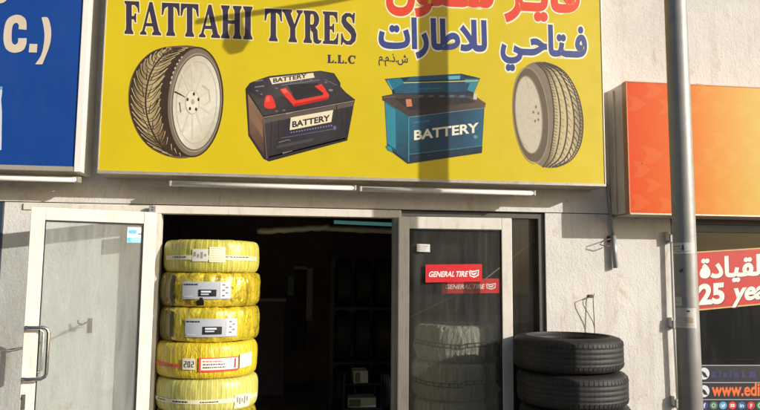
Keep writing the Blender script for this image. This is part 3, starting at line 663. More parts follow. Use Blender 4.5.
# ------------------------------------------------------------------ orange sign
osn = thing('shop_sign', 'orange to yellow graded sign with pale arrow pattern at the right', 'sign')
k = N('orange_gradient_vinyl'); pos = k.add('ShaderNodeNewGeometry').outputs['Position']; sx = k.add('ShaderNodeSeparateXYZ'); k.link(pos, sx.inputs[0])
mr = k.add('ShaderNodeMapRange'); k.link(sx.outputs[0], mr.inputs[0]); mr.inputs[1].default_value = 2.45; mr.inputs[2].default_value = 4.3
def grad(k, mr, lift):
    st = [(0., srgb(208, 68, 8)), (.22, srgb(212, 96, 14)), (.38, srgb(212, 138, 44)), (.58, srgb(208, 170, 76)), (1., srgb(216, 196, 116))]
    return k.ramp(mr.outputs[0], [(p, tuple(min(1, v*(1-lift)+lift*w) for v, w in zip(c, (.9, .75, .35)))) for p, c in st])
k.link(grad(k, mr, 0), k.b.inputs['Base Color']); k.b.inputs['Roughness'].default_value = .5; k.b.inputs['Specular IOR Level'].default_value = .2
GM = k.m
k = N('orange_gradient_light'); pos = k.add('ShaderNodeNewGeometry').outputs['Position']; sx = k.add('ShaderNodeSeparateXYZ'); k.link(pos, sx.inputs[0])
mr = k.add('ShaderNodeMapRange'); k.link(sx.outputs[0], mr.inputs[0]); mr.inputs[1].default_value = 2.45; mr.inputs[2].default_value = 4.3
k.link(grad(k, mr, .04), k.b.inputs['Base Color']); k.b.inputs['Roughness'].default_value = .5; k.b.inputs['Specular IOR Level'].default_value = .2
GM2 = k.m
OF = -.285; ox0 = 2.462; oz0, oz1 = 2.026, 3.028
b = MB(); SD2 = paint('pale_side_metal', (.66, .61, .53), .5, 0, .1, 5, dirt=.35); b.box(ox0+.004, 6.4, OF+.004, -.008, oz0+.01, oz1-.006, SD2); b.box(ox0-.012, ox0+.003, -.10, -.009, oz0+.02, oz1-.02, SD2); b.build('sign_box', osn, .003)
b = MB(); b.box(ox0+.006, 6.4, OF-.003, OF+.003, oz0+.008, oz1-.008, GM); b.build('sign_face', osn)
b = MB(); b.box(ox0, ox0+.007, OF-.006, OF+.06, oz0, oz1, paint('orange_edge', (.55, .25, .12), .4)); b.box(ox0+.007, 6.4, OF-.006, -.009, oz0-.004, oz0+.0075, SIGN_TRIM); b.box(ox0+.007, 6.4, OF-.006, -.009, oz1-.0075, oz1, CACHE['orange_edge'])
b.build('sign_trim', osn, .001)
mb = MB()
rr = random.Random(3)
for row in range(8):
    for colm in range(13):
        cx = ox0+.10+colm*.215+(row % 2)*.107+rr.uniform(-.02, .02); cz = oz0+.085+row*.123+rr.uniform(-.012, .012)
        if rr.random() < .18: continue
        w, h = rr.uniform(.12, .19), rr.uniform(.05, .07)
        t = .45
        Yq = OF-.0033
        mb.poly([(cx-w*.5, Yq, cz+h), (cx-w*.05, Yq, cz+h*.9), (cx+w*.5, Yq, cz), (cx-w*.05, Yq, cz-h*.9), (cx-w*.5, Yq, cz-h), (cx-w*.22, Yq, cz)], GM2)
mb.build('arrow_pattern', osn)

# ------------------------------------------------------------------ tube lamps under the signs
def batten(ax, ay, bx, by, Y, label, cap=False):
    p, q = P(ax, ay, Y), P(bx, by, Y); z = (p.z+q.z)/2
    t = thing('tube_lamp', label, 'lamp', 'tube lamps under the shop signs', (p.x, 0, z))
    L = q.x-p.x
    m = MB(); m.box(.0, L, Y+.018, Y+.05, -.012, .024, ALU_W)
    m.build('lamp_housing', t, .003)
    m = MB(); m.tube([(.014, Y, 0), (L-.014, Y, 0)], .015, TUBE, 16); m.build('lamp_tube', t)
    for s_ in (0, L-.014): m = MB(); m.box(s_, s_+.014, Y-.016, Y+.03, -.017, .02, SIGN_TRIM); m.build('end_cap', t, .002)
    for s_ in (L*.08, L*.92): m = MB(); m.box(s_-.012, s_+.012, Y+.05, -.007, .0, .018, SIGN_TRIM); m.build('bracket', t)
    return t
batten(169.5, 183.5, 356, 188.5, -.205, 'white tube lamp under the yellow sign, above the open doorway')
batten(359.5, 188.6, 535, 194, -.205, 'white tube lamp under the yellow sign, above the glass door with the red sticker')
batten(-130, 176, 79.5, 179, -.20, 'white tube lamp with a rusty end under the blue sign')

# ------------------------------------------------------------------ lamp post in front
lp = thing('lamp_post', 'grey galvanised lamp post in the foreground at the right', 'lamp post', None, (2.328, -1.2, 0))
GALV = paint('galvanised_steel', (.31, .305, .29), .5, .3, .12, 12, .15, 90, dirt=.25)
m = MB(); m.tube([(0, 0, 0), (0, 0, 1.2), (0, 0, 4.3), (0, 0, 4.5)], [.068, .066, .064, .05], GALV, 48); m.build('pole', lp)
m = MB(); m.box(-.17, .17, -.17, .17, 0, .02, GALV); m.build('base_plate', lp, .004)
m = MB(); m.tube([(0, 0, 4.28), (-.8, 0, 4.06), (-1.68, 0, 3.87)], .02, GALV, 16); m.build('lamp_arm', lp)
m = MB(); m.tube([(-1.42, 0, 3.92), (-1.42, 0, 3.84), (-1.42, 0, 3.80), (-1.42, 0, 3.72), (-1.42, 0, 3.66)], [.02, .03, .05, .055, .03], GALV, 20); m.build('lamp_head', lp)
STK = paint('pole_sticker', srgb(206, 204, 198), .5, 0, .1, 30, dirt=.3)
def poleband(y0, y1, x0, x1, label, marks):
    zt, zb = P(680, y0, -1.26).z, P(680, y1, -1.26).z; cxp = 2.328; va = math.atan2(2.328, 3.8)
    def th(px):
        q = P(px, (y0+y1)/2, -1.2); s_ = max(-.98, min(.98, (q.x-cxp)*math.cos(va)/.0665)); return -va+math.asin(s_)
    m = MB(); lathe(m, [(.0672, zb), (.0672, zt)], STK, 24, False, None, th(x0), th(x1))
    for (u0, u1, v0, v1, c) in marks:
        lathe(m, [(.0676, zb+(zt-zb)*v0), (.0676, zb+(zt-zb)*v1)], c, 10, False, None, th(x0)+(th(x1)-th(x0))*u0, th(x0)+(th(x1)-th(x0))*u1)
    o = m.build('sticker', lp); return o
G1 = pr(120, 118, 116); G2 = pr(70, 70, 74); TANP = pr(176, 158, 128)
poleband(242.5, 253.5, 672, 694.5, '', [(.08, .45, .62, .70, G1), (.08, .6, .42, .48, G1), (.50, .56, .3, .8, G2), (.1, .8, .2, .24, G1)])
poleband(297, 306, 674, 682, '', [(.1, .8, .4, .45, G1)])
poleband(308, 328, 675, 696, '', [(.62, .74, .80, .88, G2)]+[(.1+.03*(i % 3), .9-.05*(i % 2), .12+.08*i, .135+.08*i, G1) for i in range(6)]+[(.6, .85, .25, .5, TANP)])
m = MB(); zq = P(680, 270, -1.26).z; lathe(m, [(.0673, zq-.012), (.0673, zq-.004), (.0673, zq+.006)], G2, 8, False, lambda a_, r_, z_, v_: (r_, z_+.03*(a_+.9)), -1.05, -.75); m.build('scratch_mark', lp)

# ------------------------------------------------------------------ conduit, wires, hooks, downpipe
t = thing('conduit_pipe', 'thin grey conduit dropping from the right end of the yellow sign down the wall', 'pipe')
m = MB(); a0, a1, a2 = P(607, 184, -.02), P(610.5, 212, -.02), P(613, 236, -.02)
m.tube([(a0.x, -.02, a0.z), (a1.x, -.02, a1.z), (a2.x, -.02, a2.z)], .011, ALU_G, 12); m.build('upper_pipe', t)
m = MB(); a3 = P(615.5, 268, -.03); m.tube([(a2.x, -.026, a2.z+.01), (a3.x, -.03, a3.z)], .019, ALU_G, 16); m.build('lower_pipe', t)
def hook(label, pts, plate, r=.004):
    m = MB(); m.tube(pts, r, RUST, 8); o = m.build('wire_hook'); 
    px, pz, w, h = plate
    m2 = MB(); m2.box(px-w, px+w, -.006, .001, pz-h, pz+h, RUST)
    q = tag(o, label, 'hook', 'wire hooks on the wall'); pp = m2.build('wall_plate', o, .001); return o
q = P(606, 243, 0)
hook('short bent wire hook on the wall beside the conduit', [(q.x+.02, -.002, q.z+.03), (q.x+.01, -.05, q.z+.03), (q.x-.06, -.07, q.z+.01), (q.x-.08, -.06, q.z-.015), (q.x-.02, -.06, q.z-.03), (q.x+.015, -.03, q.z-.02)], (q.x+.02, q.z+.03, .012, .025))
q = P(590, 296, 0)
hook('thin triangular wire hanging on the wall above the black tyres', [(q.x, -.002, q.z), (q.x-.01, -.03, q.z-.005), (q.x-.075, -.035, q.z-.03), (q.x-.07, -.035, q.z-.07), (q.x, -.04, q.z-.19), (q.x+.012, -.04, q.z-.24), (q.x+.01, -.04, q.z-.33), (q.x+.012, -.04, q.z-.22), (q.x+.01, -.03, q.z-.02), (q.x+.02, -.03, q.z+.02)], (q.x+.002, q.z, .02, .012), .0032)
q = P(88, 324, 0)
hook('rusty hook on the wall behind the left glass door, with a cord tied to it', [(q.x+.02, -.002, q.z+.02), (q.x+.01, -.04, q.z+.02), (q.x-.02, -.06, q.z-.0), (q.x-.05, -.05, q.z+.01), (q.x-.055, -.045, q.z+.03)], (q.x+.015, q.z-.01, .014, .05), .006)
m = MB(); e = P(-12, 352, -.03); kx = P(76, 328.5, -.05)
pts = [(q.x-.01, -.05, q.z-.01)]
for i in range(15):
    u = i/14; pts.append((kx.x+(e.x-kx.x)*u, -.05, kx.z+(e.z-kx.z)*u-.03*math.sin(PI*u)))
m.tube(pts, .0045, paint('pale_cord', (.36, .33, .25), .9), 8)
m.tube([(kx.x+.05, -.05, kx.z+.012), (kx.x+.01, -.052, kx.z+.012), (kx.x-.04, -.05, kx.z-.012)], .008, CACHE['pale_cord'], 8)
tag(m.build('cord'), 'thin pale cord stretched from the hook behind the left glass door', 'cord')
# cord added inside the window, imitating a slanting reflected streak in the glass
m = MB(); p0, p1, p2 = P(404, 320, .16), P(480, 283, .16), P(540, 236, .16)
m.tube([tuple(p0), tuple(p1), tuple(p2)], .006, paint('reflected_streak_grey', (.3, .3, .28), .8), 8); tag(m.build('cord'), 'added cord imitating a slanting reflected streak, behind the window glass above the grey wrapped tyres', 'cord')
# white pipe with clips by the neighbour's window
t = thing('downpipe', 'thin white pipe with wall clips beside the lamp post', 'pipe')
m = MB(); p0 = P(671.5, 238, -.04); m.tube([(p0.x, -.04, p0.z), (p0.x-.003, -.04, 1.2), (p0.x+.012, -.04, .1)], .013, WHITE_TRIM, 14); m.build('pipe', t)
for yy in (238, 324, 403):
    m = MB(); q = P(671, yy, -.04); m.box(p0.x-.022, p0.x+.02, -.06, .0, q.z-.035, q.z+.03, ALU_G); m.box(p0.x-.03, p0.x-.02, -.05, 0, q.z-.02, q.z+.05, ALU_W); m.build('pipe_clip', t, .004)

# ------------------------------------------------------------------ banner and stickers in the neighbour's window
BY = .066
bn = thing('window_banner', 'red banner with white Arabic word and 25 years in the right shop window', 'banner')
a = Art(BY); BRED = pr(190, 36, 34)
a.poly([(683, 252.5), (800, 245.2), (800, 301), (683, 312)], pr(196, 172, 110), 1); a.poly([(683, 253.6), (800, 246.4), (800, 299.6), (683, 310.6)], BRED, 2); a.build('banner_sheet', bn)
a = Art(BY); WB = pr(240, 236, 226); SH = pr(110, 20, 22)
s_ = ar('alef lam_i qaf_m yeh_m alef_f dal tehm')
for m_, lay, d in ((SH, 3, .7), (WB, 4, 0)):
    a.text(s_, (699.5+d, 278+d), (767+d, 274+d), 20, m_, lay, .035, ref=.73)
a.build('lettering', bn)
a = Art(BY)
for m_, lay, d in ((SH, 3, .8), (WB, 4, 0)):
    a.text('25', (698.5+d, 304+d), (724.5+d, 302+d), 19.5, m_, lay, .045); a.text('years', (732+d, 300.8+d), (783+d, 296+d), 18.5, m_, lay, .035, shear=.14)
a.build('lettering', bn)
sp = thing('window_sticker', 'dark strip of website address and social icons low in the right shop window', 'sticker')
a = Art(BY)
NB = pr(20, 22, 40)
for y0, y1 in ((366, 381.8), (383.3, 398.8), (400.3, 412)): a.poly([(684, y0), (800, y0-.2), (800, y1-.2), (684, y1)], NB, 1)
for y in (365.3, 382.5, 399.5): a.stroke([(684, y), (800, y-.2)], 1.0, pr(150, 152, 158), 2)
a.build('sticker_strip', sp)
a = Art(BY); ORG = pr(226, 104, 40)
a.text('www.edi.ae', (711.5, 395.5), (775, 395.2), 13, ORG, 3, .03)
a.build('lettering', sp)
a = Art(BY)
for x_, w_, h_ in ((711, 6, 6), (718.5, 3, 7), (722.5, 5, 5), (729, 2.5, 8), (733, 6, 5.5), (741, 4, 6), (748, 8, 6)): a.poly([(x_, 377.5), (x_+w_, 377.5), (x_+w_-.8, 377.5-h_), (x_+.8, 377.5-h_)], pr(36, 42, 96), 3)
a.build('blue_marks', sp)
a = Art(BY); GW = pr(206, 212, 218)
for cy in (373.5, 391): 
    a.ell(704, cy, 5.4, 6, GW, 3); a.poly([(701, cy-3), (705, cy-1), (708, cy+4), (704, cy+3.4), (702, cy)], NB, 4)
a.build('globe_icon', sp)
for i, c_ in enumerate(((40, 62, 128), (70, 120, 90), (70, 160, 214), (206, 50, 46), (24, 92, 150), (196, 36, 44), (40, 140, 80), (90, 60, 140))):
    a = Art(BY); cx = 704.3+i*9.35; cy = 405.3; a.ell(cx, cy, 3.9, 3.9, pr(*c_), 3, 0, 24)
    if i == 0: a.text('f', (cx-1, cy+2.2), (cx+1.4, cy+2.2), 4.6, GW, 4, .03)
    elif i == 1: a.ring(cx, cy, 1.7, 1.7, .6, GW, 4)
    elif i == 2: a.poly([(cx-2.2, cy-1.4), (cx-.4, cy-.4), (cx+.8, cy-1.9), (cx+2.3, cy-1.2), (cx+1.4, cy+1.2), (cx-.6, cy+2), (cx-2.3, cy+1.5), (cx-1, cy+.8)], GW, 4)
    elif i == 3: a.poly([(cx-2.1, cy-1.5), (cx+2.1, cy-1.5), (cx+2.1, cy+1.5), (cx-2.1, cy+1.5)], GW, 4); a.poly([(cx-.5, cy-.8), (cx+.9, cy), (cx-.5, cy+.8)], pr(*c_), 5)
    elif i == 4: a.text('in', (cx-2, cy+1.8), (cx+2, cy+1.8), 4., GW, 4, .03)
    elif i == 5: a.text('p', (cx-1, cy+1.), (cx+1.2, cy+1.), 4.2, GW, 4, .03)
    else: a.ring(cx, cy, 2, 2, .7, GW, 4)
    a.build('social_icon', sp)

# ------------------------------------------------------------------ yellow wrapped tyres stacked in the doorway
def tyre_profile(R, rin, h, k=44, e1=.42, e2=.62):
    out = []; rm, ha = (R+rin)/2, (R-rin)/2
    for i in range(k):
        t = 2*PI*i/k; c, s_ = math.cos(t), math.sin(t)
        out.append((rm+ha*math.copysign(abs(c)**e1, c), h*math.copysign(abs(s_)**e2, s_)))
    return out
def wrapped(label, mat, cx, cy, z0, z1, R, seed, amp, group, gold=False, n=220):
    h = (z1-z0)/2; t = thing('wrapped_tyre', label, 'tyre', group, (cx, cy, (z0+z1)/2)); t.rotation_euler = (0, 0, 0)
    mb = MB()
    def fn(a_, r_, z_, v_):
        d = noise.noise(Vector((math.cos(a_)*7+seed, math.sin(a_)*7, z_*9+seed)))*amp + noise.noise(Vector((math.cos(a_)*26, math.sin(a_)*26+seed, z_*8)))*amp*.5
        if gold: d += abs(noise.noise(Vector((math.cos(a_)*16+seed, math.sin(a_)*16, z_*30))))*amp*1.1
        return r_+d, z_+d*.5+noise.noise(Vector((math.cos(a_)*2+seed, math.sin(a_)*2, 3)))*.003
    lathe(mb, tyre_profile(R, R*.56, h), mat, n, True, fn)
    mb.build('plastic_wrap', t)
    return t
TC = (-.578, .12); RT_ = .352
def tpatch(t, R, x0, x1, y0, y1, m, nm='label', r_off=.003, holder=None, cxpx=210.5, half=50.5, slant=0.):
    """label stuck round the front of a tyre, given where it shows"""
    mb = holder or MB(); cx, cy, cz = t.location; va = math.atan2(-cx, 5+cy)
    th = lambda px: va+math.asin(max(-.985, min(.985, (px-cxpx)/half)))
    def zof(py): return P(cxpx, py, cy-R).z-cz
    a0_, a1_ = th(x0), th(x1); hz = .10
    prof = []
    for i in range(5):
        z = zof(y1)+(zof(y0)-zof(y1))*i/4; prof.append((1, z))
    def fn(a_, r_, z_, v_):
        zz = z_+slant*(a_-a0_); 
        rr_ = R*.5*(1.56)+R*.22*max(0., 1-min(.98, abs(zz)/t['hh'])**(1/.62*1.0))**.42 if False else surf(R, t['hh'], zz)
        return rr_+r_off, zz
    lathe(mb, prof, m, max(2, int(abs(a1_-a0_)/.06)+2), False, fn, a0_, a1_)
    if holder is None: return mb.build(nm, t)
def surf(R, h, z):
    rm, ha = R*.78, R*.22; s_ = min(.985, (abs(z)/h))**(1/.62); s_ = min(s_, .999); c = math.sqrt(1-s_*s_); return rm+ha*c**.42
G3 = pr(214, 212, 204); G4 = pr(150, 154, 160); DK = pr(34, 36, 44); PINK = pr(214, 90, 80)
rows = [(238.5, 272.5), (272.8, 307.3), (307.2, 343), (343.6, 380), (379, 414.5)]
cx_off = [.0, .0, .004, -.012, -.002]; Rs = [.338, .350, .347, .356, .356]
info = [('pale yellow striped wrapped tyre on top of the stack in the doorway', W_PALE, .004, False),
        ('shiny golden wrapped tyre with grey label, second from the top of the doorway stack', W_GOLD, .007, True),
        ('shiny golden wrapped tyre with grey label, third from the top of the doorway stack', W_GOLD2, .007, True),
        ('bright yellow wrapped tyre with red-edged label, fourth from the top of the doorway stack', W_YEL, .005, False),
        ('pale lemon wrapped tyre with paper band, fifth from the top of the doorway stack', W_PALE2, .004, False)]
GRP = 'yellow wrapped tyres stacked in the doorway'
TY = []
for (y0, y1), dx, R, (lab, mat, amp, gd), i in zip(rows, cx_off, Rs, info, range(5)):
    zt, zb = P(210, y0+2.0, TC[1]-.27).z, P(210, y1, TC[1]-R).z
    if TY: zt = TY[-1][1]-.001
    if i == 0: zt = P(210, y0+1.2, TC[1]-.25).z
    t = wrapped(lab, mat, TC[0]+dx, TC[1], zb, zt, R, i*7.3+1, amp, GRP, gd); t['hh'] = (zt-zb)/2+.001; TY.append((t, zb, R))
zb = TY[-1][1]
pitch = zb/3
for i in range(3):                              # the stack goes on down to the floor
    t = wrapped(['gold wrapped tyre third from the floor in the doorway stack', 'gold wrapped tyre second from the floor in the doorway stack', 'gold wrapped tyre on the floor under the doorway stack'][i], [W_GOLD, W_YEL, W_PALE][i], TC[0], TC[1], zb-pitch*(i+1)+.001, zb-pitch*i-.001, .35, 90+i*5, .005, GRP, False, 96)
def texty(t, R, x0, x1, y, m, n, hh=.9, seed=0, ro=.0045, sl=0):
    """a run of print too small to read, as dashes"""
    rr = random.Random(seed); mb = MB(); x = x0
    while x < x1:
        w = rr.uniform(.8, 2.6); tpatch(t, R, x, min(x1, x+w), y-hh/2, y+hh/2, m, holder=mb, r_off=ro); x += w+rr.uniform(.4, .9)
    return mb
def add(t, mb, nm): return mb.build(nm, t)
t, _, R = TY[0]
tpatch(t, R, 164, 257, 255.2, 259.8, pr(222, 214, 176), 'paper_band', .0035); add(t, texty(t, R, 171, 185, 257.2, pr(60, 60, 120), 0, 1.2, 1), 'printed_line'); add(t, texty(t, R, 224, 248, 256.6, pr(60, 60, 100), 0, 1.1, 2), 'printed_line')
tpatch(t, R, 191, 206.5, 249, 261.5, G3, 'label', .005); tpatch(t, R, 207.5, 223.5, 247, 262, pr(232, 226, 196), 'label', .005)
mb = MB()
for i in range(6): tpatch(t, R, 208.6, 222.4, 248.3+i*2.3, 248.7+i*2.3, pr(176, 168, 130), holder=mb, r_off=.0065)
for i in range(4): tpatch(t, R, 192.5+i*3.4, 194.5+i*3.4, 252+(i % 2)*2, 256.5+(i % 3), pr(150, 148, 140), holder=mb, r_off=.0065)
add(t, mb, 'printed_marks')
for idx, (ly0, ly1, lx0, lx1) in ((1, (281.5, 299, 184, 229)), (2, (318.5, 337, 187, 236))):
    t, _, R = TY[idx]
    tpatch(t, R, lx0, lx1, ly0, ly1, pr(176, 182, 190), 'label', .010)
    tpatch(t, R, lx0+(lx1-lx0)*.78, lx1-1, ly0+1, ly1-1, pr(214, 216, 214), 'label_panel', .0115)
    mb = texty(t, R, lx0+1.2, lx0+14, ly0+3, pr(40, 44, 70), 0, 1.4, idx, .012)
    w = lx1-lx0; xa = lx0+w*.33; xb = lx0+w*.70
    tpatch(t, R, xa, xb, ly0+8, ly1-2.6, DK, holder=mb, r_off=.012)
    tpatch(t, R, xa+2.5, xb-5, ly0+9.2, ly0+11, pr(220, 222, 224), holder=mb, r_off=.0135); tpatch(t, R, xa+2.5, xb-7, ly0+12, ly0+13.4, pr(190, 196, 204), holder=mb, r_off=.0135)
    for i in range(5): tpatch(t, R, lx1-8+(i % 2)*3, lx1-5.5+(i % 2)*3, ly0+2.5+i*2.7, ly0+4+i*2.7, pr(110, 112, 120), holder=mb, r_off=.0135)
    tpatch(t, R, lx0+1.4, lx0+10, ly1-3.2, ly1-1.6, pr(200, 206, 214), holder=mb, r_off=.0115)
    add(t, mb, 'printed_marks')
    # dark gap where the film ends
    mb = MB(); tpatch(t, R, 161.2, 172, ly0-7.5, ly1+7.5, W_BROWN, holder=mb, r_off=.010); tpatch(t, R, 172.5, 175, ly0-6.5, ly1+6.5, pr(40, 28, 10), holder=mb, r_off=.0105, slant=-.01); add(t, mb, 'film_edge')
t, _, R = TY[1]; mb = MB(); tpatch(t, R, 197, 204, 300.5, 306, pr(26, 20, 14), holder=mb, r_off=.009, slant=.03); tpatch(t, R, 200, 203, 297.5, 302, pr(26, 20, 14), holder=mb, r_off=.010); add(t, mb, 'torn_film')
t, _, R = TY[3]
tpatch(t, R, 159.5, 186, 363, 366.2, PINK, 'red_stripe', .006, slant=-.012)
tpatch(t, R, 188.5, 200, 358.3, 369.5, pr(226, 222, 206), 'label', .008)
mb = MB(); tpatch(t, R, 203, 240, 357.6, 372, pr(224, 76, 66), holder=mb, r_off=.008); tpatch(t, R, 205, 239, 358.6, 370, pr(236, 228, 214), holder=mb, r_off=.0095); add(t, mb, 'label')
mb = texty(t, R, 207, 224, 361.3, pr(200, 80, 70), 0, 1., 5, .0108); 
for i, yy in enumerate((364.4, 367.4)):
    m2 = texty(t, R, 207, 228, yy, DK, 0, 1.1, 6+i, .0108); k0 = len(mb.v); mb.v += m2.v
    for f_, mi_ in zip(m2.f, m2.mi): mb.face([j+k0 for j in f_], m2.mats[mi_], True)
for x_, dg in ((190, '2'), (193.3, '0'), (196.6, '2')):
    for hy in (361, 363.7, 366.4):
        if dg == '2' or hy != 363.7: tpatch(t, R, x_, x_+2.2, hy, hy+.6, DK, holder=mb, r_off=.0098)
    for vx, v0, v1 in (((1.6, 361.2, 363.9), (0, 363.9, 366.7)) if dg == '2' else ((0, 361.2, 366.7), (1.6, 361.2, 366.7))): tpatch(t, R, x_+vx, x_+vx+.6, v0, v1, DK, holder=mb, r_off=.0098)
tpatch(t, R, 235.5, 237, 359.5, 369, pr(150, 60, 56), holder=mb, r_off=.011)
add(t, mb, 'printed_marks')
mb = MB(); tpatch(t, R, 240.5, 252, 356, 370, pr(236, 232, 220), holder=mb, r_off=.013, slant=.03); add(t, mb, 'label')
t, _, R = TY[4]
tpatch(t, R, 160, 259, 399.8, 404, pr(228, 222, 190), 'paper_band', .0035)
mb = texty(t, R, 164, 172, 401.7, DK, 0, 1.2, 11); m2 = texty(t, R, 179, 193, 401.9, DK, 0, 1.6, 12); k0 = len(mb.v); mb.v += m2.v
for f_, mi_ in zip(m2.f, m2.mi): mb.face([j+k0 for j in f_], m2.mats[mi_], True)
add(t, mb, 'printed_line'); add(t, texty(t, R, 204, 221, 402.1, DK, 0, 1.2, 13), 'printed_line')
tpatch(t, R, 236, 251, 397, 411, pr(226, 220, 200), 'label', .006)
mb = MB()
for i in range(5): tpatch(t, R, 238+i*2.3, 239.3+i*2.3, 399+(i % 3), 405+(i % 2)*2, pr(140, 138, 130), holder=mb, r_off=.008)
add(t, mb, 'printed_marks')
m = None

# ------------------------------------------------------------------ black tyres stacked against the wall
def tread_profile(R, rin, h):
    p = [(rin, -h*.62), (rin+.012, -h*.80), (rin+.05, -h*.97), (R-.06, -h*.98), (R-.022, -h*.88), (R-.006, -h*.72)]
    for gz in (-.42, -.14, .14, .42):
        p += [(R-.0005, h*(gz-.055)), (R-.0022, h*(gz-.035)), (R-.0022, h*(gz+.035)), (R-.0005, h*(gz+.055))]
    p += [(R-.006, h*.72), (R-.022, h*.88), (R-.06, h*.98), (R-.085, h*.965), (R-.088, h*.985), (rin+.05, h*.97), (rin+.012, h*.80), (rin, h*.62), (rin+.02, h*.4), (R-.03, h*.5), (R-.03, -h*.5), (rin+.02, -h*.4)]
    return p
def flat_smooth(o):
    me = o.data
    return o
proto = None
BH = .104; bz = 1.16
blabs = ['worn black tyre on top of the stack by the wall', 'black tyre second from the top of the stack by the wall', 'third black tyre from the top of the stack by the wall',
         'black tyre second from the floor in the stack by the wall', 'black tyre on the floor under the stack by the wall']
BG = 'black tyres stacked by the wall'
mb = MB(); lathe(mb, tread_profile(.372, .235, BH), RUBBER, 200, True)
# shoulder blocks give the tread its edge
for i in range(72):
    an = 2*PI*i/72
    for s_ in (-1, 1):
        def pp(r_, da, z_): return (r_*math.sin(an+da), -r_*math.cos(an+da), z_)
        b0 = len(mb.v); mb.v += [pp(.3705, -.03, s_*BH*.50), pp(.3705, .03, s_*BH*.50), pp(.3665, .03, s_*BH*.74), pp(.3665, -.03, s_*BH*.74), pp(.3735, -.028, s_*BH*.52), pp(.3735, .028, s_*BH*.52), pp(.3685, .028, s_*BH*.72), pp(.3685, -.028, s_*BH*.72)]
        for q_ in ((4, 5, 6, 7), (0, 1, 5, 4), (1, 2, 6, 5), (2, 3, 7, 6), (3, 0, 4, 7)): mb.face([b0+j for j in q_], RUBBER)
proto = mb.build('black_tyre')
xs = [(1.915, -.40, 0, 0), (1.938, -.41, .8, .006), (1.955, -.405, 2., 0), (1.93, -.40, 3, 0), (1.94, -.40, 4, 0)]
step = (bz)/5
for i, (x, y, r_, tl) in enumerate(xs):
    o = proto if i == 0 else proto.copy()
    if i: COL.objects.link(o)
    o.location = (x, y, bz-step*(i+.5)); o.rotation_euler = (tl, 0, r_); o.scale = (1, 1, step/(2*BH)*.992)
    tag(o, blabs[i], 'tyre', BG)
# a tyre leaning at the side of the stack
o = proto.copy(); COL.objects.link(o); o.location = (2.20, -.115, .372); o.rotation_euler = (math.radians(86), 0, math.radians(4)); o.scale = (1, 1, .95)
tag(o, 'black tyre leaning upright against the wall beside the black stack', 'tyre')

# ------------------------------------------------------------------ grey wrapped tyres behind the window
gx = P(456, 380, .62).x
labs = ['upper grey wrapped tyre with black strap behind the shop window', 'grey wrapped tyre with black strap below the upper one behind the shop window', 'lowest but one grey wrapped tyre behind the shop window', 'grey wrapped tyre on the floor behind the shop window']
edges = [(326, 363), (364, 403)]
zz = [P(450, 326, .32).z, P(450, 364, .30).z, P(450, 403, .30).z]; zz += [zz[2]/2, 0]
for i in range(4):
    R = .345 if i else .335
    t = wrapped(labs[i], W_GREY, gx-(.012 if i == 1 else 0), .62, zz[i+1]+.001, zz[i]-.001, R, 30+i*6, .013, 'grey wrapped tyres behind the window', True, 180)
    t['hh'] = (zz[i]-zz[i+1])/2
    mb = MB(); hh = t['hh']
    for zc, wv in ((.012, .004), (-.016, .004)):
        lathe(mb, [(1, zc-wv), (1, zc+wv)], BLACK, 90, False, lambda a_, r_, z_, v_: (surf(R, hh, z_)+.012, z_+.012*math.sin(a_*1.7+i)))
    for kq in range(34):
        an = 2*PI*kq/34; lathe(mb, [(1, -.016), (1, .012)], BLACK, 2, False, lambda a_, r_, z_, v_: (surf(R, hh, z_)+.0125, z_+.012*math.sin(a_*1.7+i)), an, an+.035)
    mb.build('strap', t)
    mb = MB(); lathe(mb, [(1, -hh*.9), (1, -hh*.5), (1, 0), (1, hh*.5), (1, hh*.9)], paint('dark_film', (.12, .12, .11), .5), 5, False, lambda a_, r_, z_, v_: (surf(R, hh, z_)+.014, z_), .50, .68); mb.build('film_strip', t)

# ------------------------------------------------------------------ things in the dark of the shop
SILV = paint('silver_foil', (.30, .29, .28), .5, .3, .2, 20, .6, 60)
m = MB(); q0, q1 = P(257, 231.5, .55), P(329, 227, .55); pts = [tuple(q0.lerp(q1, i/16)+Vector((0, 0, .004*math.sin(i*1.7)))) for i in range(17)]
m.tube(pts, [.022+.006*abs(math.sin(i*1.3)) for i in range(17)], SILV, 14); tag(m.build('duct_pipe'), 'crumpled silver pipe under the doorway head, left of the other one', 'pipe', 'silver pipes under the ceiling')
m = MB(); q0, q1 = P(324, 228, .6), P(393, 231, .6); pts = [tuple(q0.lerp(q1, i/16)) for i in range(17)]
m.tube(pts, [.024 if i not in (8, 9) else .03 for i in range(17)], SILV, 14); tag(m.build('duct_pipe'), 'straight silver pipe with a dark clamp under the doorway head, right of the crumpled one', 'pipe', 'silver pipes under the ceiling')
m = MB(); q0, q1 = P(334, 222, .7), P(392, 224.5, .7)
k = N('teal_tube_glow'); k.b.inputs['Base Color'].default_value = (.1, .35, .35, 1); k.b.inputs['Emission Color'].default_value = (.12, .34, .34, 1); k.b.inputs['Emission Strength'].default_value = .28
m.tube([tuple(q0), tuple(q1)], .015, k.m, 12); tag(m.build('tube_lamp'), 'dim teal glowing tube lamp inside at the top right of the doorway', 'lamp')
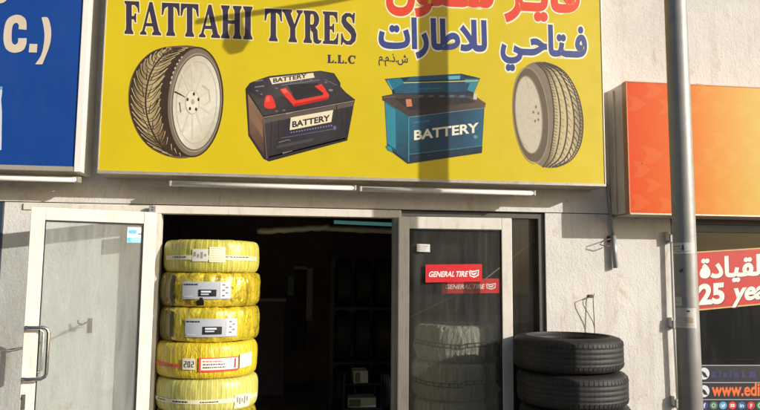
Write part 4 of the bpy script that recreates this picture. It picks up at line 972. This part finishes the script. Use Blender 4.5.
# inner doorway with a pale frame on the back wall
Yb = 5.19
t = thing('inner_door', 'pale framed inner door deep in the dark shop', 'door'); GP = paint('pale_door_frame', (.8, .74, .72), .6)
def fr(x0, y0, x1, y1, Y=Yb, th=.05):
    p, q = P(x0, y0, Y), P(x1, y1, Y); return (p.x, q.x, Y-th, Y, q.z, p.z)
m = MB(); m.box(*fr(307, 268, 312, 320), GP); m.box(*fr(294, 266, 307, 269.5), GP); m.build('frame', t)
m = MB(); m.box(*fr(294, 270, 306.6, 350, Yb, .03), paint('brown_door', (.10, .07, .06), .6)); m.build('door_leaf', t)
m = MB(); m.box(*fr(288, 276, 293.5, 295, Yb, .06), paint('pale_blue_panel', (.5, .6, .6), .5)); tag(m.build('wall_poster'), 'small pale blue poster beside the inner door', 'poster')
t = thing('shop_counter', 'grey counter deep in the shop behind the yellow tyres', 'counter', None)
m = MB(); m.box(*fr(255, 297, 286, 300, 4.6, .5), paint('counter_grey', (.6, .55, .56), .6)); m.build('counter_top', t)
p, q = P(256, 300, 4.6), P(285, 318, 4.6); m = MB(); m.box(p.x, q.x, 4.15, 4.55, 0, p.z-.001, paint('counter_front', (.15, .13, .14), .7)); m.build('counter_body', t)
# rack of dark tyres on the right of the room
t = thing('tyre_rack', 'black steel tyre rack in the dark shop', 'rack'); m = MB()
ra, rb = P(330, 330, 2.6), P(392, 330, 2.6)
for x_ in (ra.x, rb.x):
    for y_ in (2.3, 2.75): m = MB(); m.box(x_-.02, x_+.02, y_-.02, y_+.02, 0, 1.75, BLACK); m.build('upright', t)
for z_ in (.05, .62, 1.19): 
    m = MB(); m.box(ra.x+.021, rb.x-.021, 2.28, 2.77, z_, z_+.03, BLACK); m.build('shelf', t)
rm = MB(); lathe(rm, tread_profile(.27, .17, .085), RUBBER, 48, True)
pro2 = rm.build('black_tyre'); first = True; kk = 0
nth = ['left', 'middle', 'right']
for si, z_ in enumerate((.35, .92, 1.49)):
    for j in range(3):
        o = pro2 if first else pro2.copy()
        if not first: COL.objects.link(o)
        first = False
        o.location = (ra.x+.13+(rb.x-ra.x-.26)*j/2, 2.525, z_-.01 if z_ < 1 else z_-.01); o.rotation_euler = (0, PI/2, 0)
        tag(o, '%s black tyre on the %s shelf of the dark tyre rack' % (nth[j], ('bottom', 'middle', 'top')[si]), 'tyre', 'tyres on the rack')
LB = paint('box_label', (.7, .68, .6), .6)
for (x0, y0, x1, y1, lab) in ((354, 371, 368, 383, 'small pale carton standing low in the dark doorway'), (348, 398, 376, 407, 'long pale carton at the foot of the doorway in the dark')):
    p, q = P(x0, y0, 1.9), P(x1, y1, 1.9); c_ = MB(); c_.box(p.x, q.x, 1.9, 2.15, q.z, p.z, LB); o = c_.build('carton', None, .004); tag(o, lab, 'box', 'cartons in the dark shop')
    c_ = MB(); c_.box(p.x+.01, q.x-(q.x-p.x)*.55, 1.896, 1.8995, q.z+.01, p.z-.012, pr(120, 110, 90)); c_.build('carton_label', o)
# stand carrying the cartons
t = thing('storage_rack', 'low dark shelf stand carrying the pale cartons', 'rack'); m = MB()
p, q = P(345, 383, 1.9), P(380, 407, 1.9)
m.box(p.x, q.x, 1.88, 2.2, p.z-.02, p.z-.001, BLACK); m.build('shelf', t); m = MB(); m.box(p.x, q.x, 1.88, 2.2, q.z-.02, q.z-.001, BLACK); m.build('shelf', t)
for x_ in (p.x-.02, q.x): m = MB(); m.box(x_, x_+.02, 1.88, 2.2, 0, p.z+.1, BLACK); m.build('side_panel', t)

# ------------------------------------------------------------------ across the street (seen only as a reflection)
ob = thing('street_building', 'plain beige building across the street', 'building'); m = MB(); ST2 = paint('beige_render', (.42, .36, .28), .9, 0, .1, .6)
m.box(-30, 9, -40, -26, -.13, 9, ST2); m.build('wall', ob)
for fl in range(3):
    for i in range(9):
        m = MB(); m.box(-27+i*4, -25+i*4, -26.0, -25.95, .9+fl*3, 2.4+fl*3, paint('far_glass', (.03, .035, .04), .2)); m.build('window', ob)

# ------------------------------------------------------------------ light
sun_from = Vector((1.4, -1.0, .575)).normalized()
ld = bpy.data.lights.new('sun', 'SUN'); ld.energy = 4.3; ld.angle = math.radians(.53); ld.color = (1, .95, .885)
lo = bpy.data.objects.new('sun', ld); COL.objects.link(lo); lo.rotation_euler = sun_from.to_track_quat('Z', 'Y').to_euler(); lo.location = (8, -8, 8)
w = bpy.data.worlds.new('World'); S.world = w; w.use_nodes = True; nt = w.node_tree
bg = nt.nodes['Background']; sk = nt.nodes.new('ShaderNodeTexSky'); sk.sky_type = 'NISHITA'; sk.sun_disc = False
sk.sun_elevation = math.asin(sun_from.z); sk.sun_rotation = math.atan2(sun_from.x, sun_from.y); sk.dust_density = 2.5
nt.links.new(sk.outputs[0], bg.inputs[0]); bg.inputs[1].default_value = .105
vs = S.view_settings; vs.view_transform = 'Standard'; vs.look = 'None'; vs.gamma = 1; vs.exposure = .13
try: vs.use_curve_mapping = False
except Exception: pass
S.cycles.max_bounces = 8; S.cycles.transparent_max_bounces = 16; S.cycles.sample_clamp_indirect = 6
